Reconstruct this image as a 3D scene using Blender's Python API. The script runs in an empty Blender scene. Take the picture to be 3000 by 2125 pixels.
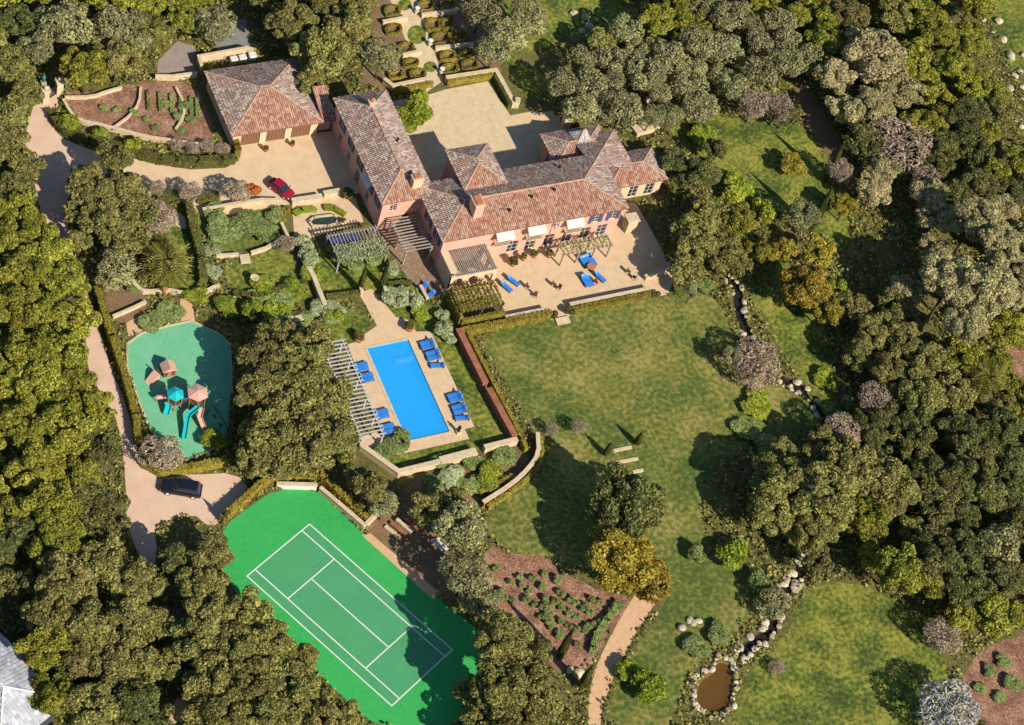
import bpy, math, random
import numpy as np
from mathutils import Vector, Matrix
from mathutils.geometry import tessellate_polygon
rng = np.random.default_rng(7); random.seed(7)
R = math.radians
scn = bpy.context.scene
col = scn.collection

# ------------------------------------------------------------------ camera, sky, sun, exposure
CAM = Vector((-111.612, -162.108, 229.181))
RT = Vector((0.90194065, -0.37472637, 0.21467)); UP = Vector((0.18841426, 0.78872328, 0.58516293)); FW = Vector((0.3885912, 0.48733534, -0.78198538))
FPX = 6468.445
cd = bpy.data.cameras.new('camera'); cd.sensor_width = 36; cd.lens = FPX / 3000 * 36; cd.clip_start = 1; cd.clip_end = 3000
cam = bpy.data.objects.new('camera', cd); col.objects.link(cam)
cam.matrix_world = Matrix(((RT.x, UP.x, -FW.x, CAM.x), (RT.y, UP.y, -FW.y, CAM.y), (RT.z, UP.z, -FW.z, CAM.z), (0, 0, 0, 1)))
scn.camera = cam
SUN_EL, SUN_AZ = R(36), R(-71)                       # azimuth measured from +X, towards the sun
sdir = Vector((math.cos(SUN_AZ) * math.cos(SUN_EL), math.sin(SUN_AZ) * math.cos(SUN_EL), math.sin(SUN_EL)))
w = bpy.data.worlds.new('World'); scn.world = w; w.use_nodes = True
nt = w.node_tree; bg = nt.nodes['Background']; sky = nt.nodes.new('ShaderNodeTexSky'); sky.sky_type = 'NISHITA'; sky.sun_disc = False
sky.sun_elevation = SUN_EL; sky.sun_rotation = math.atan2(sdir.x, sdir.y); nt.links.new(sky.outputs[0], bg.inputs[0]); bg.inputs[1].default_value = 0.08; sky.ozone_density = 4.0; sky.dust_density = 0.6
sl = bpy.data.lights.new('sun', 'SUN'); sl.energy = 4.6; sl.angle = R(0.55); sl.color = (1.0, 0.93, 0.82)
so = bpy.data.objects.new('sun', sl); col.objects.link(so); so.rotation_euler = sdir.to_track_quat('Z', 'Y').to_euler(); so.location = (40, -60, 120)
vs = scn.view_settings; vs.view_transform = 'Standard'; vs.look = 'None'; vs.gamma = 1; vs.use_curve_mapping = False; vs.exposure = 0.8

# ------------------------------------------------------------------ helpers
def ray(px, py): return RT * ((px - 1499.97) / FPX) - UP * ((py - 1061.98) / FPX) + FW
def G(px, py, z=0.0):                                # photo pixel -> point on the horizontal plane z
    d = ray(px, py); return CAM + d * ((z - CAM.z) / d.z)
def GY(px, py, y):                                   # photo pixel -> point on the wall plane y
    d = ray(px, py); return CAM + d * ((y - CAM.y) / d.y)
def GX(px, py, x):
    d = ray(px, py); return CAM + d * ((x - CAM.x) / d.x)
def C(x0, y0, k=0.3386):                             # crop coordinates -> photo pixels
    return lambda x, y: (x0 + x * k, y0 + y * k)
ALB = 0.69                                           # photo tones -> surface albedo at this exposure
def lin(r, g, b, k=ALB):
    f = lambda c: (c / 255 / 12.92 if c / 255 <= 0.04045 else ((c / 255 + 0.055) / 1.055) ** 2.4)
    return (f(r) * k, f(g) * k, f(b) * k, 1)

def mat(name, cols, rough=0.85, scale=1.0, detail=6, bump=0.0, bscale=None, attr=None, spec=0.25, trans=0.0, orand=0.0, metal=0.0, scale2=None, contrast=(0.3, 0.7)):
    m = bpy.data.materials.new(name); m.use_nodes = True; t = m.node_tree; N = t.nodes; L = t.links
    b = N['Principled BSDF']; b.inputs['Roughness'].default_value = rough; b.inputs['Specular IOR Level'].default_value = spec; b.inputs['Metallic'].default_value = metal
    tc = N.new('ShaderNodeTexCoord')
    cols = [c if len(c) == 4 else (*c, 1) for c in cols]
    if len(cols) == 1 and not attr: b.inputs['Base Color'].default_value = cols[0]; out = None
    else:
        nz = N.new('ShaderNodeTexNoise'); nz.inputs['Scale'].default_value = scale; nz.inputs['Detail'].default_value = detail; nz.inputs['Roughness'].default_value = 0.6
        L.new(tc.outputs['Object'], nz.inputs['Vector']); fac = nz.outputs['Fac']
        if scale2:
            n2 = N.new('ShaderNodeTexNoise'); n2.inputs['Scale'].default_value = scale2; n2.inputs['Detail'].default_value = 4
            L.new(tc.outputs['Object'], n2.inputs['Vector']); mx = N.new('ShaderNodeMath'); mx.operation = 'ADD'; L.new(fac, mx.inputs[0]); L.new(n2.outputs['Fac'], mx.inputs[1])
            hf = N.new('ShaderNodeMath'); hf.operation = 'MULTIPLY'; hf.inputs[1].default_value = 0.5; L.new(mx.outputs[0], hf.inputs[0]); fac = hf.outputs[0]
        if attr == 'tint':
            at = N.new('ShaderNodeAttribute'); at.attribute_name = 'tint'; mx = N.new('ShaderNodeMath'); mx.operation = 'ADD'
            ms = N.new('ShaderNodeMath'); ms.operation = 'MULTIPLY'; ms.inputs[1].default_value = 0.5; L.new(fac, ms.inputs[0])
            m2 = N.new('ShaderNodeMath'); m2.operation = 'MULTIPLY'; m2.inputs[1].default_value = 0.5; L.new(at.outputs['Fac'], m2.inputs[0])
            L.new(ms.outputs[0], mx.inputs[0]); L.new(m2.outputs[0], mx.inputs[1]); fac = mx.outputs[0]
        rp = N.new('ShaderNodeValToRGB'); e = rp.color_ramp.elements
        lo, hi = contrast
        for i, c in enumerate(cols):
            p = lo + (hi - lo) * i / max(1, len(cols) - 1)
            if i < 2: e[i].position = p; e[i].color = c
            else: x = e.new(p); x.color = c
        L.new(fac, rp.inputs[0]); out = rp.outputs[0]
        if attr == 'tilecol':
            at = N.new('ShaderNodeAttribute'); at.attribute_name = 'tilecol'; mx = N.new('ShaderNodeMixRGB'); mx.blend_type = 'MULTIPLY'; mx.inputs[0].default_value = 1
            L.new(at.outputs['Color'], mx.inputs[1]); L.new(out, mx.inputs[2]); out = mx.outputs[0]
        if orand:
            oi = N.new('ShaderNodeObjectInfo'); hs = N.new('ShaderNodeHueSaturation')
            mr = N.new('ShaderNodeMapRange'); mr.inputs[3].default_value = 1 - orand; mr.inputs[4].default_value = 1 + orand; L.new(oi.outputs['Random'], mr.inputs[0]); L.new(mr.outputs[0], hs.inputs['Value'])
            mh = N.new('ShaderNodeMapRange'); mh.inputs[3].default_value = 0.5 - orand * 0.07; mh.inputs[4].default_value = 0.5 + orand * 0.05
            fr = N.new('ShaderNodeMath'); fr.operation = 'FRACT'; k = N.new('ShaderNodeMath'); k.operation = 'MULTIPLY'; k.inputs[1].default_value = 7.31; L.new(oi.outputs['Random'], k.inputs[0]); L.new(k.outputs[0], fr.inputs[0])
            L.new(fr.outputs[0], mh.inputs[0]); L.new(mh.outputs[0], hs.inputs['Hue']); L.new(out, hs.inputs['Color']); out = hs.outputs[0]
        L.new(out, b.inputs['Base Color'])
    if bump:
        nb = N.new('ShaderNodeTexNoise'); nb.inputs['Scale'].default_value = bscale or scale * 3; nb.inputs['Detail'].default_value = 5; L.new(tc.outputs['Object'], nb.inputs['Vector'])
        bp = N.new('ShaderNodeBump'); bp.inputs['Strength'].default_value = bump; bp.inputs['Distance'].default_value = 0.15; L.new(nb.outputs['Fac'], bp.inputs['Height']); L.new(bp.outputs[0], b.inputs['Normal'])
    if trans:
        tr = N.new('ShaderNodeBsdfTranslucent'); ms = N.new('ShaderNodeMixShader'); ms.inputs[0].default_value = trans
        if out: L.new(out, tr.inputs[0])
        else: tr.inputs[0].default_value = cols[0]
        L.new(b.outputs[0], ms.inputs[1]); L.new(tr.outputs[0], ms.inputs[2]); L.new(ms.outputs[0], N['Material Output'].inputs[0])
    return m

class MB:                                            # collects shapes of ONE part; build() links them as one mesh object
    def __init__(s): s.v = []; s.f = []
    def add(s, v, f):
        n = len(s.v); s.v += [tuple(p) for p in v]; s.f += [tuple(i + n for i in q) for q in f]; return s
    def box(s, x0, x1, y0, y1, z0, z1):
        return s.add([(x0, y0, z0), (x1, y0, z0), (x1, y1, z0), (x0, y1, z0), (x0, y0, z1), (x1, y0, z1), (x1, y1, z1), (x0, y1, z1)], [(3, 2, 1, 0), (4, 5, 6, 7), (0, 1, 5, 4), (1, 2, 6, 5), (2, 3, 7, 6), (3, 0, 4, 7)])
    def bar(s, a, b, wd, h):                         # box beam between two points (width sideways, height up)
        a, b = Vector(a), Vector(b); d = (b - a).normalized(); q = Vector((0, 0, 1)) if abs(d.z) < 0.95 else Vector((0, 1, 0))
        r = d.cross(q).normalized(); u = r.cross(d)
        v = [p + r * (i * wd / 2) + u * (j * h / 2) for p in (a, b) for i, j in ((-1, -1), (1, -1), (1, 1), (-1, 1))]
        return s.add(v, [(0, 1, 2, 3), (7, 6, 5, 4), (0, 4, 5, 1), (1, 5, 6, 2), (2, 6, 7, 3), (3, 7, 4, 0)])
    def tube(s, pts, rad, n=8):
        pts = [Vector(p) for p in pts]; rad = rad if isinstance(rad, (list, tuple)) else [rad] * len(pts); V = []; F = []
        for i, p in enumerate(pts):
            d = (pts[min(i + 1, len(pts) - 1)] - pts[max(i - 1, 0)]).normalized(); q = Vector((0, 0, 1)) if abs(d.z) < 0.9 else Vector((1, 0, 0))
            r = d.cross(q).normalized(); u = r.cross(d)
            V += [p + (r * math.cos(2 * math.pi * k / n) + u * math.sin(2 * math.pi * k / n)) * rad[i] for k in range(n)]
        for i in range(len(pts) - 1):
            for k in range(n): F.append((i * n + k, i * n + (k + 1) % n, (i + 1) * n + (k + 1) % n, (i + 1) * n + k))
        F.append(tuple(range(n - 1, -1, -1))); F.append(tuple(range((len(pts) - 1) * n, len(pts) * n))); return s.add(V, F)
    def lathe(s, prof, n=12, c=(0, 0, 0)):
        V = []; F = []
        for r, z in prof: V += [(c[0] + r * math.cos(2 * math.pi * k / n), c[1] + r * math.sin(2 * math.pi * k / n), c[2] + z) for k in range(n)]
        for i in range(len(prof) - 1):
            for k in range(n): F.append((i * n + k, i * n + (k + 1) % n, (i + 1) * n + (k + 1) % n, (i + 1) * n + k))
        F.append(tuple(range(n - 1, -1, -1))); F.append(tuple(range((len(prof) - 1) * n, len(prof) * n))); return s.add(V, F)
    def prism(s, poly, z0, z1):
        n = len(poly); ar = sum(poly[i][0] * poly[(i + 1) % n][1] - poly[(i + 1) % n][0] * poly[i][1] for i in range(n))
        if ar < 0: poly = poly[::-1]
        v = [(p[0], p[1], z0) for p in poly] + [(p[0], p[1], z1) for p in poly]; f = [(i, (i + 1) % n, n + (i + 1) % n, n + i) for i in range(n)]
        for t in tessellate_polygon([[Vector((p[0], p[1], 0)) for p in poly]]):
            a, b, c = t; cr = (poly[b][0] - poly[a][0]) * (poly[c][1] - poly[a][1]) - (poly[b][1] - poly[a][1]) * (poly[c][0] - poly[a][0])
            if cr < 0: b, c = c, b
            f += [(n + a, n + b, n + c), (c, b, a)]
        return s.add(v, f)
    def build(s, name, m, parent=None, smooth=False, loc=None, bevel=0.0):
        me = bpy.data.meshes.new(name); me.from_pydata(s.v, [], s.f); me.materials.append(m)
        if smooth: me.polygons.foreach_set('use_smooth', [True] * len(me.polygons))
        o = bpy.data.objects.new(name, me); col.objects.link(o); o.parent = parent
        if loc is not None: o.location = loc
        if bevel: md = o.modifiers.new('bevel', 'BEVEL'); md.width = bevel; md.segments = 1; md.limit_method = 'ANGLE'
        return o

def tag(o, label, cat, group=None, kind=None):
    if label: o['label'] = label; o['category'] = cat
    if group: o['group'] = group
    if kind: o['kind'] = kind
    return o
def thing(name, label, cat, loc=(0, 0, 0), rz=0.0, group=None):
    o = bpy.data.objects.new(name, None); o.empty_display_size = 0.2; col.objects.link(o); o.location = loc; o.rotation_euler = (0, 0, rz)
    return tag(o, label, cat, group)
def inst(name, me, parent, loc=(0, 0, 0), rot=(0, 0, 0), sc=(1, 1, 1), m=None):   # another object sharing mesh data
    o = bpy.data.objects.new(name, me); col.objects.link(o); o.parent = parent; o.location = loc; o.rotation_euler = rot; o.scale = sc
    if m: o.material_slots[0].link = 'OBJECT'; o.material_slots[0].material = m
    return o
def copy_tree(o, parent=None):
    c = o.copy(); col.objects.link(c); c.parent = parent
    for ch in list(o.children): copy_tree(ch, c)
    return c
CLEAR = []
def flat(name, poly, z, m, holes=(), kind='structure', wob=0.0, parent=None):   # one sheet of ground; poly in metres
    if name != 'ground': CLEAR.append(np.array([(p[0], p[1]) for p in poly], float))
    loops = [list(poly)] + [list(h) for h in holes]
    if wob:
        q = []
        for i, p in enumerate(loops[0]):
            a = Vector((p[0], p[1])); b = loops[0][(i + 1) % len(loops[0])]; b = Vector((b[0], b[1])); n = max(1, int((b - a).length / 0.8)); d = (b - a).normalized(); r = Vector((-d.y, d.x))
            for k in range(n): q.append(a.lerp(b, k / n) + r * (random.gauss(0, wob) if k else 0))
        loops[0] = q
    allv = [(p[0], p[1], z) for l in loops for p in l]
    tris = tessellate_polygon([[Vector((p[0], p[1], 0)) for p in l] for l in loops]); f = []
    for a, b, c in tris:
        cr = (allv[b][0] - allv[a][0]) * (allv[c][1] - allv[a][1]) - (allv[b][1] - allv[a][1]) * (allv[c][0] - allv[a][0])
        f.append((a, b, c) if cr > 0 else (a, c, b))
    me = bpy.data.meshes.new(name); me.from_pydata(allv, [], f); me.materials.append(m); o = bpy.data.objects.new(name, me); col.objects.link(o); o.parent = parent
    if kind: o['kind'] = kind
    return o
def PX(pts, z=0.0): return [G(x, y, z).to_2d() for x, y in pts]
def smooth_poly(p, it=2):                            # corner cutting for free-form outlines
    for _ in range(it):
        q = []
        for i in range(len(p)): a, b = Vector(p[i]), Vector(p[(i + 1) % len(p)]); q += [a * 0.75 + b * 0.25, a * 0.25 + b * 0.75]
        p = q
    return p
def smooth_line(p, it=2):
    p = [Vector(q) for q in p]
    for _ in range(it):
        q = [p[0]]
        for a, b in zip(p, p[1:]): q += [a * 0.75 + b * 0.25, a * 0.25 + b * 0.75]
        p = q + [p[-1]]
    return p

# ------------------------------------------------------------------ materials
m_ground = mat('soil_and_scrub', [lin(62, 58, 30), lin(92, 90, 42), lin(118, 108, 58), lin(86, 94, 38)], scale=0.35, scale2=2.2, bump=0.6, bscale=3)
m_lawn = mat('mown_lawn', [lin(74, 92, 36), lin(98, 110, 44), lin(130, 126, 56), lin(158, 144, 82)], scale=0.11, scale2=1.6, bump=0.5, bscale=9, contrast=(0.41, 0.6))
m_lawn2 = mat('lush_lawn', [lin(62, 78, 28), lin(92, 104, 36), lin(126, 130, 46), lin(156, 150, 66)], scale=0.2, scale2=1.8, bump=0.5, bscale=9, contrast=(0.4, 0.6))
m_gravel = mat('pale_gravel', [lin(196, 168, 132), lin(222, 192, 152), lin(232, 204, 166)], scale=0.5, scale2=6, bump=0.15, bscale=25)
m_drive = mat('pinkish_drive', [lin(196, 162, 136), lin(222, 188, 160), lin(230, 198, 170)], scale=0.4, scale2=5, bump=0.12, bscale=25)
m_terrace = mat('sandstone_paving', [lin(198, 168, 132), lin(220, 188, 148), lin(228, 200, 160)], scale=0.9, scale2=5, bump=0.1, bscale=12)
m_court_cream = mat('limestone_paving', [lin(190, 166, 130), lin(216, 192, 152), lin(228, 206, 168)], scale=0.8, scale2=3, bump=0.1, bscale=10)
m_path = mat('sand_path', [lin(206, 164, 122), lin(226, 184, 142)], scale=1.5, bump=0.1)
m_soil = mat('reddish_soil', [lin(104, 74, 56), lin(150, 108, 84), lin(188, 148, 118)], scale=0.45, scale2=3, bump=0.6, bscale=5, contrast=(0.38, 0.62))
m_soil2 = mat('brown_soil', [lin(100, 80, 56), lin(132, 106, 76), lin(164, 132, 98)], scale=0.5, scale2=4, bump=0.5, bscale=6)
m_ctgreen = mat('court_surround', [lin(44, 158, 74), lin(58, 172, 86), lin(66, 178, 92)], scale=0.15, scale2=2, rough=0.8)
m_ctin = mat('court_inner', [lin(66, 150, 92), lin(78, 160, 104), lin(86, 166, 110)], scale=0.3, scale2=3, rough=0.8)
m_white = mat('white_paint', [lin(222, 222, 214), lin(238, 236, 228)], scale=3, rough=0.7)
m_rubber = mat('teal_rubber', [lin(98, 172, 130), lin(116, 188, 142), lin(130, 196, 152)], scale=0.4, scale2=3, rough=0.9)
m_stone = mat('cream_stone', [lin(178, 154, 118), lin(212, 190, 152), lin(232, 214, 180)], scale=1.4, scale2=8, bump=0.25, bscale=9)
m_stucco = mat('pink_stucco', [lin(216, 154, 128), lin(228, 170, 146), lin(236, 186, 164)], scale=0.7, scale2=6, bump=0.12, bscale=20)
m_cream = mat('cream_stucco', [lin(218, 186, 146), lin(232, 202, 164)], scale=0.8, scale2=6, bump=0.12, bscale=20)
m_tile = mat('clay_tile', [(0.72, 0.72, 0.74), (1.0, 1.0, 1.0), (1.15, 1.1, 1.05)], scale=0.6, scale2=7, attr='tilecol', rough=0.9, spec=0.15)
m_ridge = mat('ridge_tile', [lin(178, 136, 108), lin(204, 170, 138), lin(164, 126, 102)], scale=2.5, rough=0.9)
m_underroof = mat('roof_underside', [lin(120, 76, 58), lin(150, 104, 82)], scale=2)
m_glass = mat('dark_window_glass', [lin(36, 44, 58)], rough=0.12, spec=0.5)
m_shutter = mat('slate_blue_shutter', [lin(70, 76, 100), lin(92, 98, 120)], scale=6, rough=0.6)
m_frame = mat('painted_frame', [lin(226, 218, 204), lin(236, 230, 220)], scale=4, rough=0.6)
m_awning = mat('white_awning', [lin(232, 226, 212), lin(244, 240, 230)], scale=3, rough=0.9, trans=0.25)
m_rail = mat('maroon_rail', [lin(96, 52, 50), lin(120, 70, 62)], scale=5, rough=0.6)
m_wood = mat('weathered_timber', [lin(128, 116, 104), lin(164, 152, 138), lin(186, 176, 162)], scale=2, scale2=14, rough=0.85)
m_wood_white = mat('bleached_timber', [lin(140, 136, 132), lin(190, 186, 180), lin(212, 208, 202)], scale=2, scale2=12, rough=0.85)
m_wood_dark = mat('brown_timber', [lin(80, 60, 44), lin(116, 90, 66)], scale=2, scale2=12)
m_door = mat('wood_door', [lin(112, 78, 54), lin(142, 104, 76)], scale=3, scale2=14, rough=0.6)
m_blue = mat('blue_cushion', [lin(38, 110, 196), lin(66, 146, 220)], scale=3, rough=0.9)
m_blue2 = mat('pale_blue_cushion', [lin(92, 156, 216), lin(140, 190, 230)], scale=3, rough=0.9)
m_pool = mat('pool_plaster', [lin(62, 176, 244), lin(72, 184, 248)], scale=0.4, rough=0.6)
m_metal = mat('dark_metal', [lin(52, 52, 54)], rough=0.45, metal=0.6)
m_brick = mat('rust_brick', [lin(124, 72, 48), lin(158, 100, 72), lin(182, 132, 100)], scale=1.2, scale2=9, bump=0.3, bscale=8)
m_bark = mat('bark', [lin(66, 54, 42), lin(104, 88, 70)], scale=3, scale2=14, bump=0.6, bscale=12)
m_barkpale = mat('pale_bark', [lin(104, 94, 82), lin(146, 134, 118)], scale=3, scale2=14, bump=0.5, bscale=12)
m_rock = mat('pale_boulder', [lin(130, 112, 88), lin(206, 190, 158), lin(238, 228, 202)], scale=1.6, scale2=6, bump=0.6, bscale=5, orand=0.25)
m_slate = mat('grey_shingle', [lin(120, 120, 128), lin(158, 158, 164), lin(180, 178, 182)], scale=0.9, scale2=8, rough=0.85)
m_mud = mat('pond_bed', [lin(92, 64, 28), lin(132, 96, 46), lin(156, 118, 66)], scale=0.9, scale2=3, bump=0.4)
m_bed = mat('creek_bed', [lin(46, 38, 30), lin(78, 64, 48)], scale=1.5, scale2=5, bump=0.6)
m_turq = mat('turquoise_plastic', [lin(24, 178, 180), lin(30, 196, 196)], scale=3, rough=0.35, spec=0.4)
m_pinkp = mat('salmon_plastic', [lin(206, 160, 138), lin(222, 178, 156)], scale=3, rough=0.5)
m_terra = mat('terracotta', [lin(176, 104, 72), lin(198, 128, 94)], scale=4, rough=0.85)
def water_mat(name, tint, alpha, rough=0.04):
    m = mat(name, [tint], rough=rough, spec=0.5); b = m.node_tree.nodes['Principled BSDF']; b.inputs['Alpha'].default_value = alpha; b.inputs['IOR'].default_value = 1.33
    N = m.node_tree.nodes; L = m.node_tree.links; nz = N.new('ShaderNodeTexNoise'); nz.inputs['Scale'].default_value = 1.6; bp = N.new('ShaderNodeBump'); bp.inputs['Strength'].default_value = 0.1; bp.inputs['Distance'].default_value = 0.1
    L.new(N['Texture Coordinate'].outputs['Object'], nz.inputs['Vector']); L.new(nz.outputs['Fac'], bp.inputs['Height']); L.new(bp.outputs[0], b.inputs['Normal']); return m
m_water = water_mat('pool_water', lin(44, 166, 244, 0.8), 0.8); m_pond = water_mat('murky_water', lin(112, 80, 38), 0.7); m_creek = water_mat('creek_water', lin(52, 46, 38), 0.6)
LEAF = {}
def leafmat(k, cols, trans=0.34, orand=0.2): LEAF[k] = mat(k + '_foliage', [lin(c[0], c[1], c[2] + (9 if k in ('oak', 'lime', 'hedge', 'box', 'pale') else 3), 1.45) for c in cols], scale=1.3, detail=3, attr='tint', rough=0.75, spec=0.2, trans=trans, orand=orand, contrast=(0.28, 0.72))
leafmat('oak', [(66, 66, 26), (106, 104, 44), (140, 132, 64)]); leafmat('dark', [(52, 54, 24), (84, 85, 40), (114, 112, 60)])
leafmat('olive', [(88, 86, 54), (118, 116, 74), (142, 138, 92)]); leafmat('lime', [(72, 76, 16), (112, 113, 28), (146, 142, 48)])
leafmat('gold', [(92, 82, 22), (128, 112, 34), (152, 136, 54)]); leafmat('pale', [(104, 100, 54), (142, 134, 82), (166, 154, 104)])
leafmat('bare', [(98, 84, 66), (126, 110, 88), (150, 132, 108)], 0.15, 0.12); leafmat('grey', [(112, 110, 100), (138, 136, 124), (160, 156, 144)], 0.15, 0.1)
leafmat('copper', [(120, 62, 22), (156, 86, 36), (176, 110, 60)]); leafmat('hedge', [(86, 78, 20), (122, 110, 30), (150, 134, 54)]); leafmat('box', [(52, 54, 18), (84, 84, 28), (112, 104, 44)])
leafmat('bright', [(80, 94, 18), (112, 122, 28), (142, 146, 54)]); leafmat('silver', [(108, 114, 76), (136, 142, 98), (162, 166, 122)]); leafmat('sage', [(80, 94, 46), (110, 122, 64), (136, 144, 84)])
leafmat('cypress', [(34, 40, 16), (66, 66, 24), (98, 92, 38)]); leafmat('palm', [(84, 86, 34), (124, 122, 56), (146, 142, 76)])

# ------------------------------------------------------------------ ground and paving
POOL = [(-16.0, -12.55), (-10.1, -12.55), (-10.1, -27.6), (-16.0, -27.6)]
POND = smooth_poly(PX([(2104, 1930), (2152, 1952), (2146, 2010), (2140, 2066), (2100, 2092), (2058, 2080), (2036, 2042), (2050, 1992), (2086, 1972)]))
CREEK = smooth_line(PX([(2285, 1110), (2340, 1135), (2390, 1180), (2420, 1240), (2440, 1330), (2440, 1450), (2405, 1560), (2372, 1640), (2330, 1690), (2290, 1745), (2258, 1790), (2262, 1850), (2205, 1880), (2170, 1925), (2140, 1945)]), 2)
CREEK2 = smooth_line(PX([(2130, 810), (2165, 850), (2160, 900), (2178, 950), (2200, 1010)]), 2)
def ribbon(line, wd):
    L_, R_ = [], []
    for i, p in enumerate(line):
        d = (line[min(i + 1, len(line) - 1)] - line[max(i - 1, 0)]).normalized(); n = Vector((-d.y, d.x)); ww = wd * (0.8 + 0.4 * abs(math.sin(i * 1.7)))
        L_.append(p + n * ww / 2); R_.append(p - n * ww / 2)
    return L_ + R_[::-1]
CR1 = ribbon(CREEK[:-6], 1.5); CR2 = ribbon(CREEK2, 1.3)
flat('ground', [(-260, -260), (320, -260), (320, 260), (-260, 260)], 0, m_ground, holes=[POOL, POND, CR1, CR2])
def basin(name, outline, depth, m, parent=None, z=0.0, inset=0.25):
    c = sum((Vector((p[0], p[1])) for p in outline), Vector((0, 0))) / len(outline); mb = MB(); n = len(outline)
    top = [(p[0], p[1], z) for p in outline]; bot = [(c.x + (p[0] - c.x) * (1 - inset), c.y + (p[1] - c.y) * (1 - inset), z - depth) for p in outline]
    f = [(i, (i + 1) % n, n + (i + 1) % n, n + i) for i in range(n)] + [(n + a, n + b, n + c_) for a, b, c_ in tessellate_polygon([[Vector((p[0], p[1], 0)) for p in bot]])]
    mb.add(top + bot, f); o = mb.build(name, m, parent)
    if not parent: o['kind'] = 'structure'
    return o
basin('pond_bed', POND, 0.7, m_mud); flat('pond_water', POND, -0.12, m_pond)
def trough(name, rib, depth, m):
    n = len(rib); h = n // 2; mb = MB(); V = [(p[0], p[1], 0) for p in rib]; B = []
    for i in range(h):
        a, b = rib[i], rib[n - 1 - i]; B += [(a[0] * 0.75 + b[0] * 0.25, a[1] * 0.75 + b[1] * 0.25, -depth), (a[0] * 0.25 + b[0] * 0.75, a[1] * 0.25 + b[1] * 0.75, -depth)]
    F = []
    for i in range(h - 1):
        F += [(i, i + 1, n + 2 * i + 2, n + 2 * i), (n + 2 * i, n + 2 * i + 2, n + 2 * i + 3, n + 2 * i + 1), (n + 2 * i + 1, n + 2 * i + 3, n - 2 - i, n - 1 - i)]
    o = mb.add(V + B, F).build(name, m); o['kind'] = 'structure'
for r_ in (CR1, CR2): trough('creek_bed', r_, 0.45, m_bed); flat('creek_water', r_, -0.22, m_creek)
c4 = C(1250, 350); c5 = C(800, 500); c2 = C(550, 120); c1 = C(0, 0); c3 = C(1050, 0); c6 = C(250, 500); c8 = C(900, 900); cP = C(300, 900); cD = C(1400, 1575); cL = C(1400, 1100); cT = C(650, 1400, 850 / 1904)
flat('lawn', smooth_poly(PX([(1395, 968), (1610, 925), (1900, 875), (2040, 855), (2110, 880), (2160, 1000), (2230, 1120), (2330, 1150), (2400, 1210), (2380, 1260), (2230, 1300), (2120, 1330), (2060, 1420), (2060, 1560), (2130, 1640), (2220, 1700), (2240, 1760), (2140, 1870), (2030, 1940), (1990, 2060), (1960, 2140), (1780, 2140), (1790, 2040), (1850, 1920), (1960, 1760), (1930, 1700), (1800, 1700), (1660, 1640), (1500, 1620), (1420, 1560), (1440, 1490), (1560, 1420), (1600, 1330), (1560, 1250), (1480, 1120)]), 1), 0.004, m_lawn, wob=0.14)
flat('lawn', smooth_poly(PX([(2340, 1760), (2420, 1700), (2560, 1720), (2680, 1800), (2740, 1880), (2790, 1990), (2760, 2140), (2120, 2140), (2160, 2060), (2190, 1960), (2280, 1900)]), 1), 0.004, m_lawn2, wob=0.14)
flat('lawn', smooth_poly(PX([(1940, 390), (2040, 340), (2200, 350), (2330, 350), (2420, 450), (2480, 560), (2500, 760), (2420, 700), (2260, 600), (2120, 570), (2060, 460)]), 1), 0.004, m_lawn2, wob=0.14)
flat('lawn', smooth_poly(PX([(2200, 770), (2330, 760), (2420, 940), (2440, 1160), (2480, 1240), (2400, 1210), (2300, 1040), (2210, 900)]), 1), 0.008, m_lawn2, wob=0.14)
flat('lawn', smooth_poly(PX([(2860, -40), (3060, -40), (3060, 230), (2950, 200), (2920, 90), (2880, 20)]), 1), 0.004, m_lawn2, wob=0.14)
flat('lawn', smooth_poly(PX([(1480, 170), (1640, 130), (1800, 90), (1900, 20), (1700, -30), (1500, -20), (1440, 60), (1500, 260), (1640, 330), (1600, 210)]), 1), 0.004, m_lawn2, wob=0.14)
flat('lawn', [(-6.55, -12.0), (-3.6, -12.5), (-3.3, -31.0), (-18.9, -31.4), (-21.5, -27.6), (-18.1, -27.6), (-18.1, -29.4), (-7.9, -29.4), (-7.9, -27.8), (-6.55, -27.8)], 0.004, m_lawn2)
flat('lawn', PX([(915, 735), (1000, 700), (1180, 770), (1230, 850), (1060, 875), (955, 895)]), 0.004, m_lawn2)
flat('lawn', smooth_poly(PX([(590, 600), (830, 590), (850, 700), (780, 740), (640, 750), (570, 660)]), 1), 0.004, m_lawn, wob=0.14)
flat('lawn', smooth_poly(PX([(650, 770), (850, 720), (880, 830), (800, 870), (740, 900), (680, 860)]), 1), 0.004, m_lawn2, wob=0.14)
flat('lawn', smooth_poly(PX([(930, 950), (1070, 890), (1090, 975), (1010, 1000), (950, 1000)]), 1), 0.004, m_lawn2, wob=0.14)
flat('lawn', smooth_poly(PX([(1120, 900), (1290, 890), (1300, 970), (1250, 975), (1150, 950)]), 1), 0.004, m_lawn2, wob=0.14)
flat('lawn', smooth_poly(PX([(440, 700), (560, 560), (590, 800), (560, 880), (480, 850)]), 1), 0.004, m_lawn2, wob=0.14)
GCOURT = PX([(690, 425), (962, 385), (1035, 360), (1120, 600), (1090, 560), (840, 600), (600, 640), (560, 600), (430, 570), (330, 530), (240, 480), (190, 440), (225, 432), (360, 452), (440, 478), (560, 497), (660, 492), (700, 470)])
flat('motor_court', GCOURT, 0.012, m_gravel)
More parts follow.
